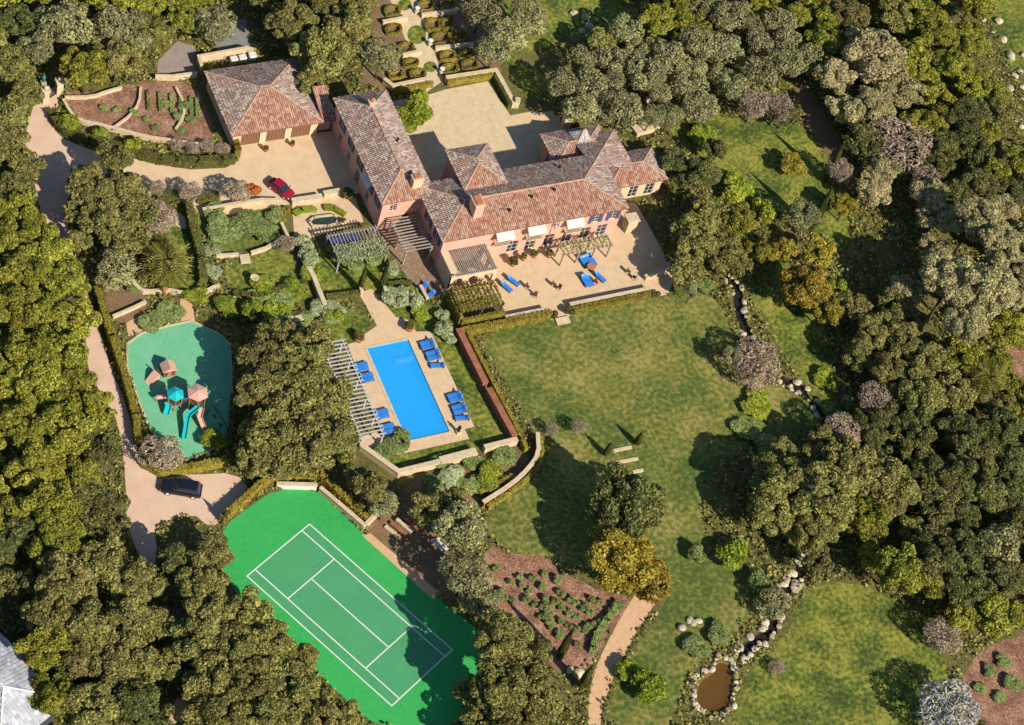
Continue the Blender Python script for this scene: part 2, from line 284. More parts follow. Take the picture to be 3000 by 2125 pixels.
flat('drive', smooth_poly(PX([(112, 262), (178, 255), (168, 318), (148, 346), (165, 395), (240, 430), (330, 460), (340, 540), (200, 560), (195, 640), (215, 760), (262, 860), (262, 910), (290, 960), (330, 1090), (372, 1190), (398, 1300), (430, 1382), (560, 1392), (690, 1384), (735, 1440), (660, 1515), (618, 1548), (560, 1500), (450, 1540), (462, 1620), (440, 1690), (412, 1640), (372, 1540), (368, 1400), (350, 1240), (300, 1160), (255, 1080), (250, 980), (262, 900), (214, 800), (140, 700), (104, 560), (92, 450), (68, 415), (92, 330)]), 1), 0.008, m_drive)
flat('courtyard_paving', PX([(1240, 282), (1305, 262), (1428, 238), (1495, 338), (1560, 326), (1640, 340), (1650, 460), (1480, 520), (1240, 560), (1120, 300)]), 0.004, m_court_cream)
flat('terrace_paving', [(4.6, -12.4), (10.4, -12.4), (10.4, -13.9), (13.4, -13.9), (13.4, -12.4), (26.2, -12.4), (26.4, -13.6), (28.6, -13.6), (30.5, -11.5), (31.2, -6), (31, 3), (25, 3), (25, -1), (-2, -1), (-2, -8), (4.6, -8)], 0.006, m_terrace)
flat('pool_deck', [(-18.3, -11.35), (-16.2, -11.2), (-16.2, -10.6), (-13.4, -9.4), (-13.9, -3.6), (-11.9, -3.4), (-10.4, -8.6), (-8.6, -9.6), (-8.6, -11.5), (-6.6, -11.9), (-6.6, -27.7), (-8, -27.7), (-8, -29.3), (-18, -29.3), (-18, -27.5), (-22.2, -27.5), (-22.2, -25.5), (-18.9, -25.3)], 0.012, m_terrace, holes=[POOL])
flat('garden_path', smooth_poly(PX([(1872, 1722), (1945, 1732), (1880, 1826), (1826, 1920), (1788, 2004), (1762, 2080), (1758, 2140), (1728, 2140), (1722, 2060), (1740, 1970), (1774, 1890), (1824, 1800)]), 1), 0.012, m_path)
flat('soil_bed', smooth_poly(PX([(1425, 1590), (1500, 1622), (1610, 1630), (1640, 1680), (1700, 1700), (1760, 1735), (1855, 1748), (1830, 1810), (1780, 1860), (1745, 1930), (1720, 1960), (1640, 1980), (1570, 1900), (1560, 1820), (1480, 1800), (1400, 1720)]), 1), 0.008, m_soil, wob=0.14)
flat('soil_bed', smooth_poly(PX([(1170, 1420), (1400, 1350), (1480, 1320), (1560, 1340), (1555, 1400), (1480, 1450), (1330, 1500), (1180, 1500)]), 1), 0.008, m_soil2, wob=0.14)
flat('soil_bed', smooth_poly(PX([(175, 268), (300, 270), (400, 240), (560, 235), (600, 300), (640, 400), (560, 440), (430, 410), (330, 390), (230, 350)]), 1), 0.004, m_soil, wob=0.14)
flat('gravel_bed', PX([(465, 175), (520, 120), (570, 135), (575, 230), (455, 232)]), 0.004, mat('grey_gravel', [lin(140, 124, 112), lin(176, 158, 144)], scale=0.8, scale2=6, bump=0.3))
flat('gravel_bed', PX([(615, 65), (720, 55), (740, 140), (640, 160)]), 0.004, mat('blue_grey_gravel', [lin(120, 120, 112), lin(150, 150, 140)], scale=0.8, scale2=6, bump=0.3))
flat('soil_bed', smooth_poly(PX([(300, 840), (420, 830), (440, 900), (400, 940), (330, 950)]), 1), 0.004, m_soil2, wob=0.14)
flat('soil_bed', smooth_poly(PX([(2330, 230), (2400, 300), (2480, 440), (2500, 560), (2450, 500), (2340, 330)]), 1), 0.008, m_soil2, wob=0.14)
flat('soil_bed', smooth_poly(PX([(2900, 1880), (3060, 1850), (3060, 2140), (2880, 2140), (2800, 2000)]), 1), 0.004, m_soil, wob=0.14)
flat('soil_bed', smooth_poly(PX([(2930, 1010), (3060, 1000), (3060, 1200), (2960, 1180)]), 1), 0.004, m_soil, wob=0.14)
flat('soil_bed', smooth_poly(PX([(1060, 1560), (1100, 1470), (1240, 1480), (1300, 1600), (1400, 1760), (1290, 1760), (1150, 1640)]), 1), 0.006, m_soil2, wob=0.14)
flat('garden_path', PX([(370, 945), (400, 930), (425, 975), (375, 985)]), 0.008, m_path); flat('garden_path', PX([(528, 872), (560, 870), (572, 945), (530, 950)]), 0.008, m_path)
flat('garden_path', PX([(432, 1778), (490, 1775), (510, 1820), (440, 1826)]), 0.008, m_path); flat('soil_bed', PX([(490, 1778), (545, 1780), (572, 1850), (540, 1870), (505, 1822)]), 0.008, m_soil); flat('garden_path', PX([(515, 2050), (545, 2042), (558, 2140), (480, 2140)]), 0.008, m_path)
flat('patio_paving', [(-7.6, 5.9), (-2.0, 5.9), (-2.0, -6.2), (-2.9, -7.0), (-6.0, -6.6), (-6.6, -2.0)], 0.010, mat('worn_brown_paving', [lin(104, 84, 66), lin(150, 122, 98), lin(186, 154, 124)], scale=1.2, scale2=4, bump=0.3))
flat('garden_path', smooth_poly(PX([c6(700, 380), c6(850, 365), c6(890, 510), c6(800, 490), c6(735, 430)]), 1), 0.008, m_court_cream)
flat('parterre_path', PX([(1128, -40), (1210, -40), (1300, 235), (1250, 270), (1220, 200)]), 0.006, m_court_cream)
flat('soil_bed', PX([(1100, -40), (1420, -40), (1470, 210), (1310, 245), (1120, 270), (1060, 240)]), 0.003, m_soil2)
flat('garden_path', PX([(855, 590), (1035, 560), (1065, 650), (900, 700), (862, 690)]), 0.008, m_terrace)

# ------------------------------------------------------------------ tennis court and playground floor
A_ = Vector((-32.35, -36.2)); ul = Vector((10.85, -21.15)).normalized(); uw = Vector((ul.y, -ul.x))
if uw.x > 0: uw = -uw
def tc_(u, v): p = A_ + ul * u + uw * v; return (p.x, p.y)
flat('tennis_court', smooth_poly(PX([(650, 1545), (740, 1478), (805, 1435), (920, 1432), (975, 1478), (1062, 1562), (1150, 1640), (1280, 1750), (1330, 1790), (1420, 1860), (1460, 1960), (1430, 2040), (1340, 2130), (1120, 2140), (1000, 2040), (900, 1940), (780, 1820), (690, 1740), (640, 1640)]), 1), 0.012, m_ctgreen)
flat('tennis_court_inner', [tc_(0, 0), tc_(23.77, 0), tc_(23.77, 10.97), tc_(0, 10.97)], 0.016, m_ctin)
def line(u0, v0, u1, v1, wd=0.075):
    a, b = Vector(tc_(u0, v0)), Vector(tc_(u1, v1)); d = (b - a).normalized(); n = Vector((-d.y, d.x)) * wd; a -= d * wd; b += d * wd
    flat('court_line', [a + n, a - n, b - n, b + n], 0.02 + 0.0006 * line.k, m_white); line.k += 1
line.k = 0
L_, W_ = 23.77, 10.97
for a in ((0, 0, L_, 0), (0, W_, L_, W_), (0, 0, 0, W_), (L_, 0, L_, W_), (0, 1.37, L_, 1.37), (0, W_ - 1.37, L_, W_ - 1.37), (5.485, 1.37, 5.485, W_ - 1.37), (L_ - 5.485, 1.37, L_ - 5.485, W_ - 1.37), (5.485, W_ / 2, L_ - 5.485, W_ / 2)): line(*a)
PLAY = PX([cP(215, 315), cP(345, 225), cP(560, 165), cP(770, 120), cP(1010, 235), cP(1110, 330), cP(1125, 860), cP(1075, 1185), cP(720, 1330), cP(560, 1260), cP(385, 1005), cP(215, 520)])
flat('playground_floor', PLAY, 0.012, m_rubber)
kb = MB()
for i in range(len(PLAY)): a, b = PLAY[i], PLAY[(i + 1) % len(PLAY)]; kb.bar((a.x, a.y, 0.05), (b.x, b.y, 0.05), 0.22, 0.14)
kb.build('playground_kerb', m_stone)['kind'] = 'structure'

# ------------------------------------------------------------------ roofs, walls, windows
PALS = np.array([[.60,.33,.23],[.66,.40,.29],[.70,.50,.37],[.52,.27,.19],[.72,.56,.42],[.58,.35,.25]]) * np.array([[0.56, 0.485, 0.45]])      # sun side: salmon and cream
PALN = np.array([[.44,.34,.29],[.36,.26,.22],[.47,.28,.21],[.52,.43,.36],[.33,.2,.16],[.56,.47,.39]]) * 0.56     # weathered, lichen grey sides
PAL = np.array([[0.50, 0.25, 0.165], [0.58, 0.34, 0.23], [0.60, 0.43, 0.31], [0.40, 0.20, 0.14], [0.30, 0.18, 0.135], [0.46, 0.34, 0.27], [0.58, 0.46, 0.34]])
def poly_np(P): return np.array([tuple(p) for p in P], float)
def inside(px, py, poly):
    n = len(poly); r = np.zeros(px.shape, bool); j = n - 1
    for i in range(n):
        xi, yi = poly[i]; xj, yj = poly[j]; c = ((yi > py) != (yj > py)) & (px < (xj - xi) * (py - yi) / ((yj - yi) or 1e-12) + xi); r ^= c; j = i
    return r
def roof_part(name, faces, parent, pal=None, tw=0.30, tl=0.42, mridge=None, mtile=None, under=None, mix=None, tilename='tiles', ridges=True, arch=0.085):
    """faces: polygons whose first two points are the eave, left to right seen from outside"""
    mb = MB(); V = []; F = []; COL = []
    for P in faces:
        P = [Vector(p) for p in P]; u = (P[1] - P[0]).normalized(); n = Vector((0, 0, 0))
        for i in range(len(P)): n += P[i].cross(P[(i + 1) % len(P)])
        n.normalize()
        if n.z < 0: n = -n
        v = n.cross(u).normalized()
        k = len(P); top = [p - n * 0.01 for p in P]; bot = [p - Vector((0, 0, 0.16)) for p in P]
        loc2 = [Vector(((p - P[0]).dot(u), (p - P[0]).dot(v), 0)) for p in P]
        tris = tessellate_polygon([loc2]); f = [(a, b, c) for a, b, c in tris] + [(k + c, k + b, k + a) for a, b, c in tris] + [(i, (i + 1) % k, k + (i + 1) % k, k + i) for i in range(k)]
        mb.add(top + bot, f)
        q = np.array([(p.x, p.y) for p in loc2]); ue, ve = q.max(0); us, vs_ = q.min(0)
        iu = np.arange(us - 0.1, ue + tw, tw); iv = np.arange(vs_, ve + tl, tl); UU, VV = np.meshgrid(iu, iv); UU = UU.ravel() + rng.normal(0, 0.012, UU.size); VV = VV.ravel() + rng.normal(0, 0.02, UU.size)
        ok = inside(UU, VV + tl * 0.4, q); UU = UU[ok]; VV = VV[ok]
        P0 = np.array(P[0]); U = np.array(u); Vv = np.array(v); Nn = np.array(n); base = P0 + UU[:, None] * U + VV[:, None] * Vv + rng.normal(0, 0.008, (UU.size, 1)) * Nn
        prof = [(-0.5, 0.0), (-0.2, arch), (0.2, arch), (0.5, 0.0)]; n0 = sum(len(a) for a in V); vv = []
        for e, (lz, wf) in enumerate(((0.045, 1.0), (0.0, 0.85))):
            for (a, h) in prof: vv.append(base + U * (a * tw * wf) + Vv * (e * tl * 1.12) + Nn * (h * wf + lz))
        vv = np.stack(vv, 1).reshape(-1, 3); V.append(vv); m_ = UU.size; idx = np.arange(m_)[:, None] * 8 + n0
        F.append(np.concatenate([idx + np.array([[j, j + 1, j + 5, j + 4]]) for j in range(3)] , 0).reshape(3, m_, 4).transpose(1, 0, 2).reshape(-1, 4))
        # blotchy ageing: neighbouring tiles share a tone
        g1 = np.sin(base[:, 0] * 2.1 + 1.3 * np.sin(base[:, 1] * 1.7)) + np.sin(base[:, 1] * 2.6 + 1.1 * np.sin(base[:, 0] * 2.3 + 1)) + rng.normal(0, 0.9, m_)
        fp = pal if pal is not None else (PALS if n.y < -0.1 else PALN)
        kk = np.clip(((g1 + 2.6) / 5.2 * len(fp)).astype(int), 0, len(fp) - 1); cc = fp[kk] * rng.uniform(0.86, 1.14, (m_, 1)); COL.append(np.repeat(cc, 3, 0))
    o = mb.build(name, under or m_underroof, parent)
    V = np.concatenate(V); F = np.concatenate(F); COL = np.concatenate(COL)
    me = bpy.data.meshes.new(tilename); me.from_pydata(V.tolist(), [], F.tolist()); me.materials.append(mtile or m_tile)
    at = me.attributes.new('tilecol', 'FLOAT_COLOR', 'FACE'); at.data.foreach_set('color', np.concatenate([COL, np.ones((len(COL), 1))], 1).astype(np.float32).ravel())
    t = bpy.data.objects.new(tilename, me); col.objects.link(t); t.parent = o; t['kind'] = 'stuff'
    if ridges:
        seen = {}
        for P in faces:
            for i in range(1, len(P)):
                a, b = Vector(P[i]), Vector(P[(i + 1) % len(P)])
                k = tuple(sorted((tuple(round(c, 2) for c in a), tuple(round(c, 2) for c in b)))); seen[k] = seen.get(k, 0) + 1
        rb = MB()
        for (a, b), c in seen.items():
            if c > 1: rb.tube([Vector(a) + Vector((0, 0, 0.06)), Vector(b) + Vector((0, 0, 0.06))], 0.1, 6)
        if rb.v: rb.build('ridge_cap', mridge or m_ridge, o)
    return o
def hip(x0, x1, y0, y1, ze, zr):
    if (x1 - x0) >= (y1 - y0):
        h = (y1 - y0) / 2; a = (x0 + h, y0 + h, zr); b = (x1 - h, y0 + h, zr)
        return [[(x0, y0, ze), (x1, y0, ze), b, a], [(x1, y1, ze), (x0, y1, ze), a, b], [(x0, y1, ze), (x0, y0, ze), a], [(x1, y0, ze), (x1, y1, ze), b]]
    h = (x1 - x0) / 2; a = (x0 + h, y0 + h, zr); b = (x0 + h, y1 - h, zr)
    return [[(x0, y0, ze), (x1, y0, ze), a], [(x1, y1, ze), (x0, y1, ze), b], [(x0, y1, ze), (x0, y0, ze), a, b], [(x1, y0, ze), (x1, y1, ze), b, a]]
def wall(name, a, b, z0, z1, openings, m, parent, th=0.3):
    """vertical wall from a to b (outer face on the right-hand side walking a->b), with real openings (u0,u1,za,zb)"""
    a, b = Vector(a), Vector(b); d = (b - a); Ln = d.length; d.normalize(); nrm = Vector((d.y, -d.x)); mb = MB()
    us = sorted({0, Ln, *[o[0] for o in openings], *[o[1] for o in openings]}); zs = sorted({z0, z1, *[o[2] for o in openings], *[o[3] for o in openings]})
    P = lambda u, z, dep: (a.x + d.x * u - nrm.x * dep, a.y + d.y * u - nrm.y * dep, z)
    for i in range(len(us) - 1):
        for j in range(len(zs) - 1):
            uc, zc = (us[i] + us[i + 1]) / 2, (zs[j] + zs[j + 1]) / 2
            if any(o[0] < uc < o[1] and o[2] < zc < o[3] for o in openings): continue
            mb.add([P(us[i], zs[j], 0), P(us[i + 1], zs[j], 0), P(us[i + 1], zs[j + 1], 0), P(us[i], zs[j + 1], 0)], [(0, 1, 2, 3)])
    for u0, u1, za, zb in openings:
        q = [(u0, za), (u1, za), (u1, zb), (u0, zb)]
        for k in range(4): p, r = q[k], q[(k + 1) % 4]; mb.add([P(*p, 0), P(*r, 0), P(*r, th), P(*p, th)], [(3, 2, 1, 0)])
    mb.add([P(0, z0, th), P(Ln, z0, th), P(Ln, z1, th), P(0, z1, th)], [(0, 1, 2, 3)])
    return mb.build(name, m, parent), P
def window(parent, P, o, shutters=False, bars=2, mframe=None, door=False, sill=True):
    u0, u1, za, zb = o; mf = mframe or m_frame; fr = MB(); t = 0.07
    def slab(mb, a0, a1, b0, b1, d0, d1):
        v = [P(u, z, d) for d in (d0, d1) for u, z in ((a0, b0), (a1, b0), (a1, b1), (a0, b1))]; mb.add(v, [(0, 1, 2, 3), (7, 6, 5, 4), (0, 4, 5, 1), (1, 5, 6, 2), (2, 6, 7, 3), (3, 7, 4, 0)])
    slab(fr, u0, u0 + t, za, zb, 0.12, 0.2); slab(fr, u1 - t, u1, za, zb, 0.12, 0.2); slab(fr, u0 + t, u1 - t, za, za + t, 0.12, 0.2); slab(fr, u0 + t, u1 - t, zb - t, zb, 0.12, 0.2)
    w_ = fr.build('door' if door else 'window', mf, parent)
    g = MB(); slab(g, u0 + t, u1 - t, za + t, zb - t, 0.165, 0.185); g.build('pane', m_glass, w_)
    br = MB()
    for k in range(1, bars): u = u0 + (u1 - u0) * k / bars; slab(br, u - 0.03, u + 0.03, za + t, zb - t, 0.13, 0.16)
    for k in range(1, 3): z = za + (zb - za) * k / 3; slab(br, u0 + t, u1 - t, z - 0.02, z + 0.02, 0.135, 0.158)
    br.build('glazing_bar', mf, w_)
    if sill and not door: s = MB(); slab(s, u0 - 0.1, u1 + 0.1, za - 0.1, za - 0.003, -0.12, 0.1); s.build('sill', m_stone, w_)
    if shutters:
        for a0, a1 in ((u0 - (u1 - u0) * 0.5, u0 - 0.02), (u1 + 0.02, u1 + (u1 - u0) * 0.5)):
            s = MB(); slab(s, a0, a1, za, zb, -0.06, -0.01)
            for k in range(5): z = za + (zb - za) * (k + 0.5) / 5; slab(s, a0 + 0.05, a1 - 0.05, z - 0.05, z + 0.05, -0.085, -0.055)
            s.build('shutter', m_shutter, w_)
    return w_
def chimney(parent, x0, x1, y0, y1, z0, z1, m):
    c = MB().box(x0, x1, y0, y1, z0, z1).build('chimney', m, parent, bevel=0.02)
    MB().box(x0 - 0.12, x1 + 0.12, y0 - 0.12, y1 + 0.12, z1 - 0.02, z1 + 0.14).build('chimney_cap', m_stone, c, bevel=0.02)
    MB().box(x0 + 0.15, x1 - 0.15, y0 + 0.15, y1 - 0.15, z1 + 0.13, z1 + 0.36).build('chimney_pot', m_terra, c, bevel=0.02)
    return c

house = thing('main_house', 'sprawling pink stucco mansion with clay tiled hip roofs and chimneys above the terrace', 'house')
ZR, ZE = 7.55, 6.0; SL = (ZR - ZE) / 5.1
def zz(d): return ZR - SL * d
ra, rb_ = (2.7, 2.8, ZR), (20.7, 2.8, ZR)
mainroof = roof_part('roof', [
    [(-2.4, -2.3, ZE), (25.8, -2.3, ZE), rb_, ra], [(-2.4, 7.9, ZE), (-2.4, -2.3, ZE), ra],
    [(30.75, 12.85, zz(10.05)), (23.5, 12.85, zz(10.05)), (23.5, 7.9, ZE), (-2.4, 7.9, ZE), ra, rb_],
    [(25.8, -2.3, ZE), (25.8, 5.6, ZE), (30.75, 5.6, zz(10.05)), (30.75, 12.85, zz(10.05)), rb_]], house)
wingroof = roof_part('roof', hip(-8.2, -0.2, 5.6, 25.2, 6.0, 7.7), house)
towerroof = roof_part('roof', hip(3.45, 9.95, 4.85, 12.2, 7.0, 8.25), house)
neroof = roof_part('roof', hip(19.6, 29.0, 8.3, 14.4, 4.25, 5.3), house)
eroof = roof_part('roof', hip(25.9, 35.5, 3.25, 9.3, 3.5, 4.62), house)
lantern = roof_part('roof', hip(23.7, 26.3, 10.8, 13.4, 4.9, 6.4), house, pal=np.array([[0.42, 0.40, 0.38], [0.34, 0.33, 0.32], [0.5, 0.47, 0.44]]), tw=0.22, tl=0.3)
MB().box(23.9, 26.1, 11.0, 13.2, 4.4, 4.95).build('roof_lantern_wall', m_stucco, house)
linkroof = MB().box(-9.7, -7.7, 24.6, 31.6, 2.6, 2.85).build('flat_roof', mat('dark_felt', [lin(70, 64, 60), lin(104, 96, 88)], scale=2), house)
MB().box(-9.6, -7.9, 24.8, 31.4, 0, 2.62).build('link_wall', m_stucco, house)
roof_part('roof', [[(-9.75, 23.75, 3.0), (-7.75, 23.75, 3.0), (-7.75, 29.0, 4.6), (-9.75, 29.0, 4.6)]], house)
MB().box(-7.95, 1.2, 25.35, 26.2, 0, 2.9).build('courtyard_wall', m_stone, house)
# south front: openings read from the photograph
sy = -1.8
sup = [GY(*c4(*p), sy).x for p in ((655, 1010), (925, 965), (1260, 895), (1455, 880), (1605, 850))]
ops = []
for x in sup: ops.append((x + 1.9 - 0.55, x + 1.9 + 0.55, 3.5, 5.2))
for x in (sup[0] + 2.9, sup[1] + 2.9, sup[2] - 2.4): ops.append((x + 1.9 - 0.3, x + 1.9 + 0.3, 4.0, 5.0))
gf = [9.2, 12.0, 14.8, 17.6, 20.4, 23.0]
for x in gf: ops.append((x + 1.9 - 0.75, x + 1.9 + 0.75, 0.15, 2.6))
ww, P = wall('wall', (-1.9, sy), (25.3, sy), 0, 6.02, ops, m_stucco, house)
for i, o in enumerate(ops):
    window(house, P, o, shutters=i in (3, 4), door=i > 7, mframe=m_frame)
for i, x in enumerate(sup[:3]):                      # awnings and balconies over the first-floor windows
    a = MB(); yy = sy - 0.02
    a.add([(x - 1.3, yy, 5.6), (x + 1.3, yy, 5.6), (x + 1.35, yy - 1.25, 4.95), (x - 1.35, yy - 1.25, 4.95), (x - 1.35, yy - 1.25, 4.75), (x + 1.35, yy - 1.25, 4.75)], [(3, 2, 1, 0), (4, 5, 2, 3)])
    a.build('awning', m_awning, house)
    bl = MB().box(x - 1.1, x + 1.1, sy - 0.95, sy - 0.005, 3.2, 3.36).build('balcony', m_stone, house)
    r_ = MB()
    for k in range(12): xx = x - 1.05 + 2.1 * k / 11; r_.box(xx - 0.015, xx + 0.015, sy - 0.92, sy - 0.88, 3.355, 4.2)
    for sx in (-1.05, 1.05): r_.box(x + sx - 0.02, x + sx + 0.02, sy - 0.9, sy - 0.01, 4.17, 4.22)
    r_.box(x - 1.08, x + 1.08, sy - 0.93, sy - 0.87, 4.2, 4.26); r_.build('balcony_railing', m_rail, bl)
MB().tube([(14.6, sy - 0.06, 0.1), (14.6, sy - 0.06, 5.9)], 0.05, 6).build('downpipe', m_terra, house)
# west front of the main block, west and south fronts of the long wing
o1 = [(3.2, 4.4, 3.4, 5.2), (6.4, 7.6, 3.4, 5.2), (4.4, 5.8, 0.1, 2.5)]
ww, P = wall('wall', (-1.9, 7.0), (-1.9, -1.8), 0, 6.02, o1, m_stucco, house)
for i, o in enumerate(o1): window(house, P, o, door=i == 2, shutters=i < 2)
o2 = [(2.5, 3.6, 3.4, 5.1), (6, 7.1, 3.4, 5.1), (9.5, 10.6, 3.4, 5.1), (13.2, 14.6, 3.2, 5.2), (16.4, 17.4, 3.4, 5.1), (2.5, 3.6, 0.8, 2.5), (6, 7.1, 0.8, 2.5), (9.4, 10.8, 0.05, 2.5), (13.2, 14.4, 0.8, 2.5)]
ww, P = wall('wall', (-7.7, 24.7), (-7.7, 6.1), 0, 6.02, o2, m_stucco, house)
for i, o in enumerate(o2): window(house, P, o, shutters=i < 5, door=i == 7)
aw = MB(); aw.add([(-7.72, 12.2, 5.4), (-7.72, 9.6, 5.4), (-8.7, 9.6, 4.8), (-8.7, 12.2, 4.8)], [(0, 1, 2, 3)]); aw.build('awning', m_awning, house)
o3 = [(1.2, 2.2, 3.5, 5.0), (3.4, 4.4, 0.1, 2.4)]
ww, P = wall('wall', (-7.7, 6.1), (-1.6, 6.1), 0, 6.02, o3, m_stucco, house)
for i, o in enumerate(o3): window(house, P, o, door=i == 1)
# courtyard side and the far blocks
o4 = [(3, 4.1, 3.4, 5.1), (7, 8.1, 3.4, 5.1), (11, 12.1, 3.4, 5.1), (3, 4.1, 0.8, 2.5), (7, 8.1, 0.8, 2.5)]
ww, P = wall('wall', (-0.7, 7.4), (-0.7, 24.7), 0, 6.02, o4, m_stucco, house)
for o in o4: window(house, P, o)
wall('wall', (-0.7, 24.7), (-7.7, 24.7), 0, 6.02, [], m_stucco, house)
o5 = [(4, 5.1, 3.4, 5.1), (9, 10.1, 3.4, 5.1), (4, 5.1, 0.8, 2.5), (9, 10.1, 0.8, 2.5)]
ww, P = wall('wall', (23.8, 7.4), (9.5, 7.4), 0, 6.02, o5, m_stucco, house)
for o in o5: window(house, P, o)
wall('wall', (3.9, 7.4), (-0.7, 7.4), 0, 6.02, [], m_stucco, house)
o6 = [(2.0, 4.0, 0.05, 3.0), (2.4, 3.6, 4.2, 5.8)]
ww, P = wall('wall', (9.5, 11.75), (3.9, 11.75), 0, 7.02, o6, m_stucco, house)
for i, o in enumerate(o6): window(house, P, o, door=i == 0)
wall('wall', (3.9, 11.75), (3.9, 5.3), 0, 7.02, [], m_stucco, house); wall('wall', (9.5, 5.3), (9.5, 11.75), 0, 7.02, [], m_stucco, house); wall('wall', (3.9, 5.3), (9.5, 5.3), 5.5, 7.02, [], m_stucco, house)
o7 = [(1.0, 2.2, 3.5, 5.2), (4.0, 5.2, 3.5, 5.2), (1.0, 2.6, 0.1, 2.5)]
ww, P = wall('wall', (25.3, -1.8), (25.3, 6.2), 0, 6.02, o7, m_stucco, house)
for i, o in enumerate(o7): window(house, P, o, door=i == 2)
wall('wall', (30.2, 6.0), (30.2, 12.3), 0, 4.5, [], m_stucco, house); wall('wall', (30.2, 12.3), (23.9, 12.3), 0, 4.5, [], m_stucco, house)
o8 = [(1.6, 2.8, 1.0, 2.8), (4.6, 5.8, 1.0, 2.8)]
ww, P = wall('wall', (28.5, 13.9), (20.1, 13.9), 0, 4.28, o8, m_stucco, house)
for o in o8: window(house, P, o)
ww, P = wall('wall', (20.1, 13.9), (20.1, 7.5), 0, 4.28, [(2.0, 3.2, 0.9, 2.8)], m_stucco, house); window(house, P, (2.0, 3.2, 0.9, 2.8))
o9 = [(1.2, 2.6, 0.1, 2.5), (4.0, 5.4, 0.1, 2.5), (6.6, 8.0, 0.1, 2.5)]
ww, P = wall('wall', (25.9, 3.8), (35.0, 3.8), 0, 3.52, o9, m_cream, house)
for o in o9: window(house, P, o, door=True)
wall('wall', (35.0, 3.8), (35.0, 8.8), 0, 3.52, [], m_cream, house); wall('wall', (35.0, 8.8), (30.0, 8.8), 0, 3.52, [], m_cream, house)
chimney(house, 2.85, 4.15, 0.1, 2.0, 6.5, 9.2, m_stucco); chimney(house, -3.4, -2.0, 6.9, 7.9, 6.0, 8.3, m_cream); chimney(house, -4.5, -3.7, 21.2, 21.9, 7.2, 8.35, m_stucco)
for (x, y) in ((8.3, 0.2), (12.1, 1.5), (15.7, 1.9), (18.6, 6.2), (-2.6, 15.0)):   # roof vents
    zr = ZR - SL * abs(y - 2.8) if x > 0 else 7.2
    MB().lathe([(0.14, -0.3), (0.14, 0.45), (0.22, 0.47), (0.2, 0.55), (0.02, 0.62)], 8, (x, y, zr)).build('roof_vent', m_metal, house)
# loggia annex at the south-west corner with arches towards the terrace
lo = thing('loggia', 'single storey cream loggia with arched south openings below a timber pergola', 'loggia')
def arcade(parent, a, b, z1, n, m, th=0.35, w=0.62):
    a, b = Vector(a), Vector(b); d = b - a; Ln = d.length; d.normalize(); nr = Vector((d.y, -d.x)); mb = MB(); bay = Ln / n; ow = bay * w
    P = lambda u, z, dep: (a.x + d.x * u - nr.x * dep, a.y + d.y * u - nr.y * dep, z)
    for i in range(n):
        c = bay * (i + 0.5); zs = z1 - 0.45 - ow / 2
        for dep, fl in ((0, 1), (th, -1)):
            pts = [(c - ow / 2, 0), (c - ow / 2, zs)] + [(c - ow / 2 * math.cos(t), zs + ow / 2 * math.sin(t)) for t in [math.pi * k / 10 for k in range(1, 10)]] + [(c + ow / 2, zs), (c + ow / 2, 0)]
            outer = [(bay * i, 0), (bay * i, z1), (bay * (i + 1), z1), (bay * (i + 1), 0)]
            loop = pts + outer[::-1]
            t = tessellate_polygon([[Vector((p[0], p[1], 0)) for p in loop]]); mb.add([P(u, z, dep) for u, z in loop], [q for q in t])
            if fl == 1: inner = pts
        mb.add([P(u, z, dd) for u, z in inner for dd in (0, th)], [(2 * k, 2 * k + 1, 2 * k + 3, 2 * k + 2) for k in range(len(inner) - 1)])
    mb.add([P(0, z1, 0), P(Ln, z1, 0), P(Ln, z1, th), P(0, z1, th)], [(0, 1, 2, 3)])
    mb.add([P(0, 0, 0), P(0, z1, 0), P(0, z1, th), P(0, 0, th)], [(0, 1, 2, 3)]); mb.add([P(Ln, 0, 0), P(Ln, z1, 0), P(Ln, z1, th), P(Ln, 0, th)], [(0, 1, 2, 3)])
    return mb.build('arcade', m, parent)
arcade(lo, (-1.9, -6.1), (4.9, -6.1), 2.9, 3, m_cream); wall('wall', (-1.9, -1.85), (-1.9, -6.05), 0, 3.3, [], m_cream, lo)
arcade(lo, (4.9, -6.05), (4.9, -1.85), 2.9, 2, m_cream)
MB().box(-1.95, 4.95, -6.15, -5.7, 2.9, 3.02).build('coping', m_stone, lo); MB().box(4.5, 4.97, -5.69, -1.83, 2.9, 3.02).build('coping', m_stone, lo)
MB().box(-1.95, -0.9, -5.68, -1.83, 3.3, 3.42).build('coping', m_cream, lo)

# garage
gar = thing('garage', 'square garage with clay tiled pyramid hip roof and three timber doors on the motor court', 'garage')
roof_part('roof', hip(-23.1, -9.6, 23.7, 36.0, 3.0, 5.05), gar)
go = [(1.2, 4.0, 0.02, 2.3), (4.9, 7.7, 0.02, 2.3), (8.6, 11.4, 0.02, 2.3)]
ww, P = wall('wall', (-22.6, 24.2), (-10.1, 24.2), 0, 3.0, go, m_cream, gar)
for u0, u1, za, zb in go:
    d = MB()
    for k in range(6): a0, a1 = u0 + (u1 - u0) * k / 6, u0 + (u1 - u0) * (k + 1) / 6; v = [P(u, z, dd) for dd in (0.14, 0.2) for u, z in ((a0 + 0.015, za), (a1 - 0.015, za), (a1 - 0.015, zb), (a0 + 0.015, zb))]; d.add(v, [(0, 1, 2, 3), (7, 6, 5, 4), (0, 4, 5, 1), (1, 5, 6, 2), (2, 6, 7, 3), (3, 7, 4, 0)])
    d.build('garage_door', m_door, gar)
